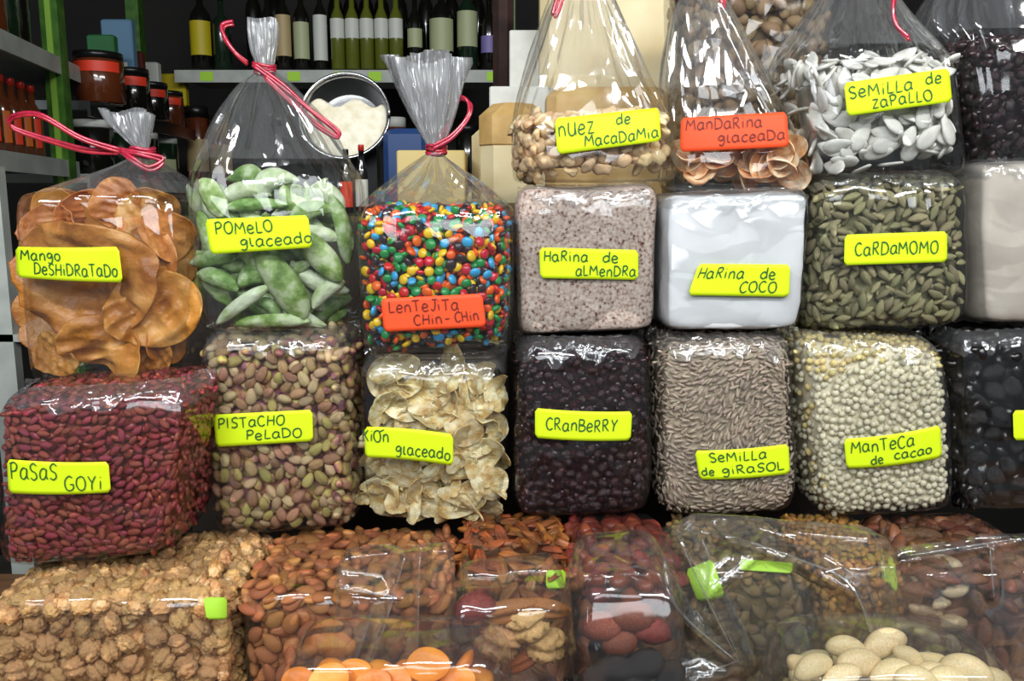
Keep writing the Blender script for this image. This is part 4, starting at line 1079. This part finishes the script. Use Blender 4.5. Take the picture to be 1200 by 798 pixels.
sticker(sed, r_, [(803, 668), (835, 655), (850, 700), (818, 706)], [], mat=LIMED, plabel='green sticker at the left end of the bag')
sticker(sed, r_, [(868, 655), (930, 660), (928, 672), (866, 668)], [], mat=LIMED, plabel='narrow green sticker at the top')

amb, r_ = low([(950, 648), (1060, 648), (1060, 870), (952, 870)], -.12, .18, 'clear bag of amber golden raisins at the bottom, under the cocoa butter', 26)
U = pack(amb, .015, .75, 4000, 160)
place('golden_raisin', amb, U, RAIS, [m_ambr], 'small amber golden raisin in the bottom bag under the cocoa butter', 'raisin', 'golden raisins against the front of their bag', tilt=.4, thin=.6)
place_top('golden_raisin', amb, RAIS, m_ambr, .0125, .75, 'small amber raisin at the top of the bottom bag under the cocoa butter', 'raisin', 'golden raisins at the top of their bag', 60, .6, 6)
U2 = pack(amb, .0125, .75, 2500, 240)
pile('golden_raisins', amb, [(U2, .005)], RAIS, [m_ambr], 'mass of amber raisins behind the front layer of their bag', 'raisins', core=.009, thin=.6)

bra, r_ = low([(1064, 655), (1245, 655), (1245, 870), (1066, 870)], -.13, .19, 'clear bag of large brown brazil nuts at the bottom right', 27)
U = pack(bra, .037, .46, 2500, 100)
place('brazil_nut', bra, U, BRAZ, [m_braz, m_braz, m_braz2], ['brown brazil nut in the bottom right bag']*2+['pale peeled brazil nut in the bottom right bag'], 'nut', ['brown brazil nuts']*2+['pale brazil nuts'], tilt=.35, thin=.4)
place_top('brazil_nut', bra, BRAZ, m_braz, .037, .46, 'brown brazil nut at the top of the bottom right bag', 'nut', 'brazil nuts at the top of their bag', 60, .4, 7)
U2 = pack(bra, .036, .46, 1500, 80)
pile('brazil_nuts', bra, [(U2, .014)], BRAZ, [m_braz], 'mass of brazil nuts behind the front layer of their bag', 'nuts', core=.02, thin=.4)

# ---- bags nearest the aisle: fruit and ivory nuts peeping into the frame, and loose crumpled film
def front_bag(quad, y, d, label, seed, wob=.010, fr=16, mat=None, off=.006):
    bag = Bag(quad, y, d, 6, 5)
    root = empty('plastic_bag', bag.base, label, 'bag')
    X, F = blob(bag, CG, off, wob, fr, seed, True)
    bag.film = local_mesh_obj('film', X, F, mat or FILM_LOOSE, root)
    return bag, root
api, r_ = front_bag([(325, 758), (590, 758), (600, 1010), (325, 1010)], -.37, .10, 'open clear bag of bright orange dried apricots at the bottom edge', 31)
apl = [(385, 797, .03, .017, 20, 'dried apricot cut by the bottom edge at the left of the pile'), (418, 790, .045, .016, -8, 'dried apricot at the left of the pile, behind its neighbours'), (462, 797, .03, .015, 10, 'dried apricot in the middle of the pile'), (502, 779, .035, .018, 0, 'brightest round dried apricot, topmost of the pile'), (536, 799, .04, .015, 10, 'dark orange dried apricot at the right of the pile'), (352, 799, .04, .015, 0, 'dried apricot at the far left of the pile'), (440, 801, .02, .015, 5, 'dried apricot cut by the bottom edge in the middle of the pile')]
for k, (a, b, dy, rd, ro, lb) in enumerate(apl):
    put('dried_apricot', slice_me('dried_apricot', rd, rd*.78, .010, m_apri, 170+k, bend=.1, wob=.08, wave=.10), a, b, -.36+dy, ro, -28, rr.uniform(-10, 10), lb, 'dried fruit', 'dried apricots')
api_low = Bag([(338, 812), (580, 812), (585, 1000), (338, 1000)], -0.36, 0.085, 6, 5); U = pack(api_low, .034, .8, 1500, 150); pile('dried_apricots', api_low, [(U, 0)], APRI, [m_apri], 'mass of orange dried apricots below the visible ones', 'dried fruit', core=0.017, thin=0.35)


bea, r_ = front_bag([(925, 772), (1190, 772), (1190, 1000), (925, 1000)], -.36, .12, 'open clear bag of large ivory nuts at the bottom right edge', 32, wob=.006)
bl = [(953, 782, 0, .030, 15, 'leftmost ivory nut of the pile at the bottom edge'), (992, 760, .03, .030, -8, 'ivory nut at the upper left of the pile, partly behind others'), (1036, 755, .035, .036, 20, 'largest ivory nut at the top of the pile'), (1066, 772, .02, .026, -35, 'ivory nut to the right of the topmost one'), (1008, 778, .012, .036, -10, 'ivory nut lying in front of the topmost one'), (1044, 788, 0, .030, 25, 'ivory nut near the bottom edge in the middle of the pile'), (1090, 788, .01, .026, 10, 'small ivory nut right of the middle of the pile'), (1132, 786, .01, .038, -12, 'large ivory nut at the right end of the pile'), (985, 795, -.005, .030, 30, 'ivory nut cut by the bottom edge at the left'), (1108, 798, 0, .034, 0, 'ivory nut cut by the bottom edge at the right'), (1165, 798, .01, .030, -20, 'rightmost ivory nut cut by the bottom edge'), (1074, 796, -.01, .03, -10, 'ivory nut cut by the bottom edge in the middle')]
bm_ = [mesh('ivory_nut', V, F, m_bean) for V, F in BEAN]
for k, (a, b, dy, L_, ro, lb) in enumerate(bl):
    put('ivory_nut', bm_[k % 4], a, b, -.33+dy, ro, -20, rr.uniform(-15, 15), lb, 'nut', 'ivory nuts', s=L_*1.22)
bea_low = Bag([(938, 806), (1180, 806), (1180, 995), (938, 995)], -0.35, 0.1, 6, 5); U = pack(bea_low, .036, .55, 1500, 150); pile('ivory_nuts', bea_low, [(U, 0)], BEAN, [m_bean], 'mass of ivory nuts below the visible ones', 'nuts', core=0.018, thin=0.42)


prn, r_ = front_bag([(668, 668), (800, 672), (815, 1000), (660, 1000)], -.34, .14, 'crumpled clear bag of dried tomatoes and black prunes at the bottom middle', 33, wob=.012)
for k, (a, b, L_, ro, lb) in enumerate([(742, 722, .036, 0, 'red dried tomato near the top of the crumpled bag'), (705, 735, .034, 12, 'red dried tomato at the left of the crumpled bag'), (765, 740, .030, -15, 'red dried tomato at the right of the crumpled bag'), (725, 752, .03, 5, 'lowest red dried tomato, just above the prunes')]):
    V, F = CRAN[k % 5]; put('dried_tomato', mesh('dried_tomato', V, F, m_date), a, b, -.28, ro, 10, 0, lb, 'dried fruit', 'dried tomatoes', s=L_*1.35)
for k, (a, b, L_, lb) in enumerate([(722, 785, .034, 'black prune at the top left of the prunes in the crumpled bag'), (755, 780, .036, 'black prune in the middle of the crumpled bag'), (785, 795, .032, 'black prune at the right of the crumpled bag'), (700, 798, .03, 'black prune at the lower left of the crumpled bag'), (740, 800, .034, 'black prune cut by the bottom edge of the photo')]):
    V, F = CRAN[k % 5]; put('prune', mesh('prune', V, F, m_prune), a, b, -.29, k*40, 10, 0, lb, 'prune', 'prunes in the crumpled bag', s=L_*1.3)
prn_low = Bag([(675, 806), (795, 806), (805, 995), (675, 995)], -0.325, 0.11, 6, 5); U = pack(prn_low, .036, .7, 1500, 150); pile('prunes', prn_low, [(U, 0)], CRAN, [m_prune], 'dark mass of prunes low in the crumpled bag', 'prunes', core=0.018, thin=0.55)


wn, r_ = front_bag([(512, 694), (672, 684), (672, 1000), (530, 1000)], -.32, .12, 'crumpled clear bag of large reddish nuts and walnuts in front of the pecans', 34, wob=.012)
for k, (a, b, L_, ro, m_, lb) in enumerate([(556, 712, .044, 35, m_date, 'reddish nut at the upper left of the crumpled nut bag'), (596, 716, .055, 15, m_peca, 'long reddish pecan half in the crumpled nut bag'), (638, 712, .045, -10, m_peca, 'pecan half at the upper right of the crumpled nut bag'), (618, 728, .04, 20, m_waln, 'brown walnut in the middle of the crumpled nut bag'), (585, 750, .04, -20, m_waln, 'walnut low in the crumpled nut bag'), (570, 720, .04, 10, m_rais, 'dark dried fruit in the crumpled nut bag'), (640, 755, .036, 0, m_waln, 'walnut at the lower right of the crumpled nut bag'), (545, 735, .04, 50, m_rais, 'dark dried fruit at the left of the crumpled nut bag'), (610, 775, .04, 30, m_peca, 'pecan half low in the crumpled nut bag'), (560, 775, .04, 0, m_date, 'red dried fruit low in the crumpled nut bag')]):
    V, F = (WALN if m_ is m_waln else PECA if m_ is m_peca else CRAN)[k % 4]; put('mixed_nut', mesh('mixed_nut', V, F, m_), a, b, -.27+.002*k, ro, 10, 0, lb, 'nut', 'nuts in the crumpled bag', s=L_*1.1)


def folded_bag(quad, y, d, label, folds, seed, amp=.016):
    """a slack, empty bag standing up: two thin walls with long sharp folds (polylines in photo pixels)"""
    bag = Bag(quad, y, d, 14, 8)
    root = empty('plastic_bag', bag.base, label, 'bag')
    g = cubegrid(70); X, F = blob(bag, g, .001, .003, 30, seed, True)
    px = PIX(X); D = np.zeros(len(X))
    for pts, w_ in folds:
        best = np.full(len(X), 1e9)
        for a, b in zip(pts, pts[1:]):
            a = np.array(a, float); b = np.array(b, float); ab = b-a
            t = np.clip(((px-a) @ ab)/(ab @ ab), 0, 1); best = np.minimum(best, np.linalg.norm(px-a-t[:, None]*ab, axis=1))
        D = np.maximum(D, np.clip(1-best/w_, 0, 1)**1.3)
    big = Wob(9, 4, seed+5, True)(X)
    X[:, 1] -= amp*D+.012*big
    bag.film = local_mesh_obj('film', X, F, FILM_LOOSE, root)
    bvh = BVHTree.FromPolygons([tuple(v) for v in X], [tuple(int(i) for i in f) for f in F])
    for pts, w_ in folds:
        L3 = []
        for q in catmull(pts, 10) if len(pts) > 2 else [np.array(pts[0])*(1-t)+np.array(pts[1])*t for t in np.linspace(0, 1, 12)]:
            d = P(q[0], q[1], 0.0)-CAM; h = bvh.ray_cast(Vector(CAM), Vector(d).normalized())
            if h[0] is not None: L3.append(tuple(h[0]-Vector(d).normalized()*.0008-Vector(root.location)))
        if len(L3) > 2:
            n_ = len(L3); rad = [max(.15, sin(pi*(i+.5)/n_))*(.7+.5*abs(sin(i*1.3+seed))) for i in range(n_)]
            MB().add(*tube(L3, .0010, 6, .7, rad)).build('crease', FILM_CREASE, root, True)
    return bag, root
folded_bag([(392, 648), (535, 640), (520, 1000), (392, 1000)], -.25, .03, 'slack empty clear bag with long upright folds in front of the almonds', [([(478, 640), (455, 720), (428, 800)], 22), ([(492, 650), (488, 800)], 14), ([(400, 690), (470, 700)], 18)], 38)
folded_bag([(772, 612), (1045, 620), (1045, 1000), (785, 1000)], -.27, .04, 'largest crumpled empty clear bag at the bottom, with folds meeting below the sunflower seeds', [([(788, 612), (818, 680), (866, 776)], 26), ([(762, 660), (800, 720), (862, 774)], 22), ([(850, 626), (935, 655), (1000, 690), (1034, 790)], 20), ([(866, 774), (800, 798)], 20), ([(830, 690), (880, 650)], 14)], 35, .022)
folded_bag([(1040, 640), (1240, 622), (1230, 1000), (1045, 1000)], -.23, .03, 'slack clear bag in front of the brazil nuts', [([(1040, 655), (1200, 630)], 16), ([(1160, 640), (1165, 700)], 14)], 37)

# ================================================================== BACKGROUND
BK = 1.75
def glass(name, c, r=.12): return M(name, c, jit=0, rough=r, spec=.6, coat=.3)
g_dark = glass('dark_bottle_glass', '14130f'); g_green = glass('green_bottle_glass', '16281a'); g_oil = glass('olive_oil', '5d6420'); g_brown = glass('brown_jar_glass', '5a2c16'); g_blk = glass('black_glass', '0b0b0c')
p_white = M('paper_white', 'c9ccc4', jit=0); p_yel = M('paper_yellow', 'b9a818', jit=0); p_pale = M('paper_pale_green', 'a9b088', jit=0); p_beig = M('paper_beige', 'b09c70', jit=0); p_red = M('tape_red', 'd93a20', jit=0); p_pur = M('paper_purple', '7a70a8', jit=0); p_org = M('paper_orange', 'c2601f', jit=0); p_blue = M('paper_blue', '5b7f9b', jit=0)
m_steel = M('polished_steel', 'c8c8c8', jit=0, rough=.22, metal=1, spec=.5)
m_green = M('green_paint', [(.35, '2c5218'), (.7, '447024')], 40, .45, jit=0)
m_blackp = M('black_plastic', '151515', jit=0, rough=.3)

def bottle(px, pyb, y, wpx, hpx, body, cap, lab, l0, l1, label, neck=.35, lname='label', group=None, slim=False, cat='bottle', kind='bottle'):
    b = P(px, pyb, y); k = (1+y)/1000; r = wpx/2*k; h = hpx*k
    root = empty(kind, b, label, cat, group)
    if neck: prof = [(r*.9, 0), (r, .01*h), (r, h*.58), (r*.85, h*.66), (r*neck, h*.76), (r*neck*.9, h*.93)]
    else: prof = [(r*.9, 0), (r, .03*h), (r, h*.84), (r*.86, h*.88)]
    MB().lathe(prof, n=18).build('body', body, root, True)
    z0 = prof[-1][1]; rc = prof[-1][0]*1.15
    MB().lathe([(rc, z0-.01*h), (rc, h), (rc*.9, h*1.01)], n=14).build('cap', cap, root, True)
    if lab: 
        L = MB(); n = 14; V = []
        for z in (l0*h, l1*h):
            for i in range(n+1):
                a = -pi+pi*.08+i/n*pi*.84; V.append((r*1.012*cos(a), r*1.012*sin(a), z))
        L.add(V, [(i, i+1, n+2+i, n+1+i) for i in range(n)]); L.build(lname, lab, root, True)
    return root

def shelf_board(name, z, x0, x1, y0, y1, label):
    root = empty('shelf', ((x0+x1)/2, (y0+y1)/2, 0), label, 'shelf')
    cx, cy = (x0+x1)/2, (y0+y1)/2
    MB().box(x0-cx, x1-cx, y0-cy, y1-cy, z-.02, z).build('board', SHW, root)
    MB().box(x0-cx, x1-cx, y0-cy-.006, y0-cy, z-.038, z-.001).build('price_rail', SHW, root)
    return root, cx, cy
zs = float(P(400, 82, BK)[2]); x0 = float(P(205, 85, BK)[0]); x1 = float(P(585, 85, BK)[0])
rt, cx, cy = shelf_board('shelf', zs, x0, x1, BK, BK+.28, 'long white back shelf of bottles with green price tags')
for px in (243, 345, 400, 440, 578): 
    a = P(px, 88, BK); MB().box(a[0]-cx-.02, a[0]-cx+.02, -.14-.008, -.14-.006, zs-.034, zs-.006).build('price_tag', LIMED, rt)
zl = float(P(400, 222, BK)[2])
shelf_board('shelf', zl, x0-.1, x1, BK, BK+.28, 'lower white back shelf behind the tied bags')
for zz in (zs, zl):
    pass
up = empty('metal_stand', (x1+.03, BK, 0), 'dark green upright of the back shelf at its right end', 'shelf frame')
MB().box(-.02, .02, 0, .04, 0, 2.6).build('upright', m_green, up)
up = empty('metal_stand', (x0-.13, BK+.02, 0), 'dark green upright of the back shelf at its left end', 'shelf frame')
MB().box(-.02, .02, 0, .04, 0, 2.6).build('upright', m_green, up)
row = [(238, 24, 92, g_dark, m_blackp, p_yel, .16, .56, 'wide dark bottle with a yellow label on the back shelf', .3),
 (262, 20, 80, g_green, m_blackp, None, 0, 0, 'green bottle hidden in part by the pomelo bag neck', .3),
 (316, 15, 90, g_dark, m_blackp, p_pale, .10, .45, 'dark bottle just right of the pomelo bag neck', .35),
 (334, 18, 94, g_dark, m_blackp, p_beig, .15, .62, 'slim bottle with a beige and white label on the back shelf', .35),
 (355, 18, 92, g_dark, m_blackp, p_pale, .12, .55, 'slim bottle with a plain pale green label', .35),
 (377, 16, 94, g_dark, m_blackp, p_white, .10, .62, 'slim bottle with a tall white label', .35),
 (487, 17, 84, g_dark, m_blackp, p_pale, .28, .52, 'small dark bottle with a round topped pale label', .35),
 (518, 27, 96, g_dark, m_blackp, p_pale, .20, .56, 'wide dark bottle with a square grey green label', .28),
 (548, 23, 100, g_green, m_blackp, p_pale, .24, .62, 'green bottle with a tall oval label', .3),
 (573, 18, 80, g_dark, m_blackp, p_pur, .22, .45, 'rightmost bottle of the back shelf with a purple label', .35)]
for px, wd, h, bo, ca, la, l0, l1, lb, nk in row: bottle(px, 82, BK+.07, wd, h, bo, ca, la, l0, l1, lb, nk)
for k, px in enumerate((397, 414, 431, 448, 465)):
    bottle(px, 82, BK+.06, 16, 88, g_oil, m_blackp, p_white, .38, .62, 'olive oil bottle with a white shoulder label, in the row of five alike', .4, group='row of five alike oil bottles')
for k, px in enumerate((300, 325, 395, 413, 431, 449, 470, 500, 530, 560)):
    bottle(px, 80, BK+.18, 18, 104, g_dark, p_pale if k % 2 else m_blackp, None, 0, 0, 'dark bottle in the rear row of the back shelf', .35, group='rear row of dark bottles')
# side shelf on the left, running back
SA = P(0, 35, .6); SB = P(75, 62, .93)
dv = (SB-SA)/np.linalg.norm(SB[:2]-SA[:2]); dv[2] = 0
perp = np.array([-dv[1], dv[0], 0])
def side_shelf(zt, t0, t1, label, depth=.28):
    o0 = np.array([SA[0], SA[1], 0])
    root = empty('shelf', tuple(o0), label, 'shelf')
    def bx(a, b, c, d, z0, z1, name, mat, par):
        V = [tuple(dv*s+perp*e+np.array([0, 0, z])) for s in (a, b) for e in (c, d) for z in (z0, z1)]
        return MB().add(V, [(0, 1, 3, 2), (4, 6, 7, 5), (0, 4, 5, 1), (2, 3, 7, 6), (0, 2, 6, 4), (1, 5, 7, 3)]).build(name, mat, par)
    bx(t0, t1, 0, depth, zt-.02, zt, 'board', SHW, root)
    bx(t0, t1, -.006, 0, zt-.036, zt, 'price_rail', SHW, root)
    return root
ZU, ZM = float(SA[2]), float(P(0, 178, .6)[2])
side_shelf(ZU, -.3, 1.25, 'upper side shelf on the left running to the back')
side_shelf(ZM, -.3, .36, 'lower side shelf on the left with red capped bottles')
ZJ = float(P(118, 122, 1.05)[2]); ZJ2 = float(P(118, 205, 1.05)[2])
def on_row(px, y, z):
    """point of a level shelf at height z on the photo column px"""
    k = (1+y)/1.0
    for _ in range(6):
        b = (z-CAM[2])/k; py = 399
        lo, hi = -400, 900
        for _ in range(30):
            py = (lo+hi)/2
            if P(px, py, y)[2] > z: lo = py
            else: hi = py
    return P(px, py, y)
def row_shelf(z, label):
    A = on_row(96, .98, z); B = on_row(222, 1.74, z); d = B-A; Ln = np.linalg.norm(d); d /= Ln; n = np.array([-d[1], d[0], 0])
    root = empty('shelf', tuple((A[0], A[1], 0)), label, 'shelf')
    for (e0, e1, z0, z1, nm) in ((-.01, .2, z-.02, z, 'board'), (-.017, -.01, z-.034, z, 'price_rail')):
        V = [tuple(d*s_+n*e+np.array([0, 0, zz])) for s_ in (0, Ln) for e in (e0, e1) for zz in (z0, z1)]
        MB().add(V, [(0, 1, 3, 2), (4, 6, 7, 5), (0, 4, 5, 1), (2, 3, 7, 6), (0, 2, 6, 4), (1, 5, 7, 3)]).build(nm, m_steel if z == ZJ else SHW, root)
row_shelf(ZJ, 'thin metal shelf of red taped jars behind the green post'); row_shelf(ZJ2, 'lowest metal shelf of white lidded jars behind the green post')
pp = P(76, 100, .93); up = empty('metal_stand', (pp[0], pp[1]-.03, 0), 'bright green upright post of the left shelves', 'shelf frame')
MB().box(-.019, .019, -.015, .015, 0, 2.6).build('upright', m_green, up)
MB().box(-.006, .006, -.019, -.015, 0, 2.6).build('slotted_rib', M('green_paint_light', '7ba53c', jit=0), up)
def on_side(t, e, z): q = np.array([SA[0], SA[1], 0])+dv*t+perp*e; q[2] = z; return q
def bottle_at(q, wd, h, body, cap, lab, l0, l1, label, neck=.35, group=None, cat='bottle', kind='bottle'):
    px = PIX(q); k = (1+q[1]); return bottle(px[0], px[1], q[1], wd/k*1000, h/k*1000, body, cap, lab, l0, l1, label, neck, group=group, cat=cat, kind=kind)
capred = M('red_cap', 'b52a22', jit=0, rough=.3)
for k in range(7):
    bottle_at(on_side(-.05+k*.052, .05, ZM), .04, .15, g_brown, capred, p_org if k % 2 else p_red, .15, .55, 'small sauce bottle with a red cap on the lower left shelf', .4, 'red capped sauce bottles in front')
for k in range(7):
    bottle_at(on_side(-.03+k*.05, .12, ZM), .042, .175, g_dark, capred, p_beig, .15, .5, 'taller red capped bottle behind on the lower left shelf', .4, 'red capped bottles behind')
for k in range(6):
    bottle_at(on_side(-.05+k*.06, .06, ZU), .05, .22, (g_brown, g_green, g_dark)[k % 3], m_blackp, p_org if k == 0 else None, .1, .4, ('bottle with an orange label at the top left corner' if k == 0 else 'dark bottle on the upper left shelf'), .4, None if k == 0 else 'dark bottles on the upper left shelf')
jr = [(.50, .10, .115, g_brown, p_red, 'large brown jar with a red tape round its lid, behind the green post'), (.66, .10, .13, g_dark, p_red, 'dark jar with a red tape, second behind the green post'), (.84, .10, .12, g_dark, p_red, 'dark jar with a red tape, third behind the green post'), (1.0, .10, .12, g_brown, p_red, 'brown jar with a red tape, farthest on its shelf')]
for (px, y, wd, h), (t, _a, _b, bo, tp, lb) in zip([(119, 1.06, .108, .115), (157, 1.26, .085, .110), (180, 1.44, .085, .10), (200, 1.62, .08, .10)], jr):
    bottle_at(on_row(px, y, ZJ), wd, h, bo, m_blackp, tp, .60, .80, lb, 0, cat='jar', kind='jar')
for px, y, lb in [(112, 1.06, 'nearest'), (142, 1.22, 'second'), (168, 1.40, 'third'), (192, 1.58, 'farthest')]:
    bottle_at(on_row(px, y, ZJ2), .09, .125, g_green if px in (142, 192) else g_dark, p_white, p_pale if px > 150 else None, .2, .5, 'white lidded dark jar, %s on the lowest shelf behind the post' % lb, 0, cat='jar', kind='jar')
def packet(q, wd, h, d, mat, label, kind='packet', lab=None, cat='packet'):
    root = empty(kind, q, label, cat)
    MB().box(-wd/2, wd/2, -d/2, d/2, 0, h, .004).build('body', mat, root)
    if lab: MB().box(-wd*.3, wd*.3, -d/2-.001, -d/2, h*.1, h*.4).build('label', lab, root)
    return root
packet(on_side(.86, .02, ZU), .085, .19, .03, p_blue, 'pale blue packet on the upper side shelf', lab=p_white)
packet(on_side(.70, .02, ZU), .07, .12, .03, M('packet_green', '2c6a3c', jit=0), 'green packet with a red label on the upper side shelf', lab=p_red)
packet(on_side(1.0, .02, ZU), .06, .13, .03, M('packet_dark_red', '5a1c1c', jit=0), 'dark red packet beside the pale blue one', lab=p_red)
packet(on_side(1.13, .02, ZU), .09, .12, .03, p_white, 'white packet near the end of the upper side shelf', lab=p_yel)
packet(on_side(1.22, -.04, ZU), .09, .10, .03, p_yel, 'yellow packet at the far end of the upper side shelf', lab=p_white)
# jars along the lower back shelf
for k, (px, wd, h, m_) in enumerate([(235, 26, 90, g_brown), (262, 26, 80, g_brown), (465, 24, 78, g_brown), (548, 26, 70, g_dark), (575, 20, 74, g_dark), (330, 24, 80, g_dark)]):
    bottle(px, 220, BK+.08, wd, h, m_, p_white if k in (2,) else m_blackp, p_beig if k < 2 else None, .2, .6, ['brown jar on the lower back shelf, left of the pomelo bag', 'second brown jar, behind the pomelo bag', 'brown jar with a white lid behind the candy bag neck', 'dark jar right of the red ribbon loop', 'dark jar beside the cheese', 'dark jar behind the pomelo bag cone'][k], 0, cat='jar', kind='jar')

# back counter with cheeses, pan and boxes
BZ = float(P(500, 252, .45)[2])
bc = empty('back_counter', (0, .62, 0), 'dark back counter hidden behind the stacked bags', 'counter')
MB().box(-.55, .55, -.22, .22, 0, BZ-.001).build('cabinet', M('dark_laminate', '3a332c', jit=0, rough=.5), bc)
# pan
pc = P(404, 136, .55); pr = .079
pan = empty('steel_pan', (pc[0], pc[1], BZ), 'round steel pan of grated white cheese tilted up behind the pomelo bag', 'pan')
R = Matrix.Rotation(radians(72), 3, 'X')
def rot_mb(mb, c): mb.V = [tuple(Vector(c)+R @ Vector(v)) for v in mb.V]; return mb
cl = (0, 0, pc[2]-BZ)
rot_mb(MB().lathe([(pr*.8, -.045), (pr*.95, -.02), (pr, 0), (pr*1.0, .004), (pr*.96, .004), (pr*.94, -.01), (pr*.76, -.042)], n=48, cap=False), cl).build('bowl', m_steel, pan, True)
rot_mb(MB().lathe([(pr*.8, -.0455), (pr*.8, -.043)], n=48), cl).build('bottom', m_steel, pan)
V, F = tube([tuple(Vector(cl)+R @ Vector((pr*cos(t), pr*sin(t), .003))) for t in np.linspace(0, 2*pi, 60)], .0028, 6)
MB().add(V, F).build('rim', m_steel, pan, True)
MB().box(-.05, .05, .03, .07, 0, pc[2]-BZ-.03).build('rest', m_blackp, pan)
m_chz = M('grated_cheese', [(.3, 'd8ceae'), (.6, 'efe9d4')], 60, .8, 1, 240, jit=0)
Vd, F = I3; import_pts = []
D = ico(4); V = D[0].copy(); V = V*2; V[:, 2] = np.clip(V[:, 2], -.35, .35)*.10; lump = Wob(6, 6, 4)(D[0]*2)
V[:, 2] += .05*lump; V[:, 1] = np.where(V[:, 1] > .40+.12*np.sin(7*V[:, 0]), .40+.12*np.sin(7*V[:, 0]), V[:, 1])
V = V*pr*.92; V[:, 2] -= .012
V = np.array([list(R @ Vector(v)) for v in V])
o = obj('grated_cheese', mesh('grated_cheese', V, D[1], m_chz), None, (pc[0], pc[1], pc[2])); tag(o, 'grated white cheese heaped in the tilted steel pan', 'cheese', None, 'stuff')
for px, lb in ((407, 'left of the two small black bottles in front of the steel pan'), (425, 'right of the two small black bottles in front of the steel pan')):
    bottle(px, 250, .42, 15, 77 if px > 410 else 72, g_blk, capred if px > 410 else m_blackp, p_white if px > 410 else p_red, .1, .5, lb, .45)
# cheeses and boxes right of the candy bag
m_cheese = M('cheese_cream', [(.3, 'd9c492'), (.7, 'eadcb2')], 14, .5, .3, 50, jit=0, sss=.1)
m_rind = M('cheese_rind', [(.3, 'b08a4e'), (.55, 'd0ab6c'), (.8, 'e0c48a')], 22, .6, .3, 60, jit=0)
m_card_ = M('white_carton', [(.3, 'c9c9c0'), (.7, 'dedfd8')], 30, .6, jit=0)
def block(pxa, pya, pxb, pyb, y, d, mat, label, kind, cat, bev=.012, rind=None):
    A = P(pxa, pyb, y); B = P(pxb, pya, y); cx = (A[0]+B[0])/2
    z0 = min(A[2], BZ) if pyb > 225 else A[2]
    root = empty(kind, (cx, y+d/2, z0), label, cat); h = B[2]-z0; hw = (B[0]-A[0])/2
    MB().box(-hw, hw, -d/2, d/2, 0, h, bev).build('body', mat, root, False)
    if rind: MB().box(-hw-.002, hw+.002, -d/2-.002, d/2+.002, h*rind, h+.002, bev).build('rind', m_rind, root, False)
    return root
block(563, 120, 640, 252, .30, .10, m_cheese, 'tall cream cheese wedge with a brown rind left of the macadamia bag', 'cheese', 'cheese', .02, .52)
block(553, 150, 580, 252, .42, .08, m_cheese, 'narrow yellowish cheese behind the cream cheese wedge', 'cheese', 'cheese', .012)
block(466, 176, 545, 252, .36, .08, M('yellow_carton', 'd3bd7c', jit=0), 'cream yellow box behind the neck of the candy bag', 'carton_box', 'box', .002)
block(574, 101, 650, 252, .50, .06, m_card_, 'low white carton behind the cream cheese wedge', 'carton_box', 'box', .002)
block(597, 35, 660, 252, .58, .06, m_card_, 'tall white carton behind the macadamia bag', 'carton_box', 'box', .002)
block(640, 100, 790, 252, .36, .10, m_rind, 'golden brown cheese block seen through the macadamia bag', 'cheese', 'cheese', .015)
block(632, -60, 800, 252, .50, .10, m_cheese, 'large upright cream cheese block behind the macadamia bag', 'cheese', 'cheese', .015)
block(450, 150, 500, 252, .52, .06, M('blue_tin', '26406e', jit=0, rough=.35), 'dark blue tin right of the steel pan', 'tin', 'tin', .01)
m_bark = M('dark_reddish_cloth', [(.3, '1f1512'), (.6, '38221c')], 20, .8, .6, 60, jit=0)
block(578, -40, 602, 252, .74, .06, m_bark, 'dark reddish sack standing left of the white cartons', 'sack', 'sack', .012)
# white rack at the left edge, beside the mango bag
rk = empty('white_rack', (float(P(-7, 300, .35)[0]), .40, 0), 'white metal rack at the left edge beside the mango bag', 'rack')
kx = float(P(-7, 300, .35)[0])
za, zb = float(P(2, 195, .35)[2]), float(P(2, 500, .35)[2])
MB().box(-.02, .018, -.05, -.03, 0, za).build('post', SHW, rk)
for py in (392,): z = float(P(2, py, .35)[2]); MB().box(-.4, .035, -.05, .2, z-.012, z).build('rack_shelf', SHW, rk)
z = float(P(2, 392, .35)[2])
packet((kx+.005, .40, z), .05, .05, .05, p_org, 'small packet on the white rack at the left edge')
packet((kx-.01, .46, z), .05, .09, .04, p_blue, 'blue packet behind on the white rack at the left edge')
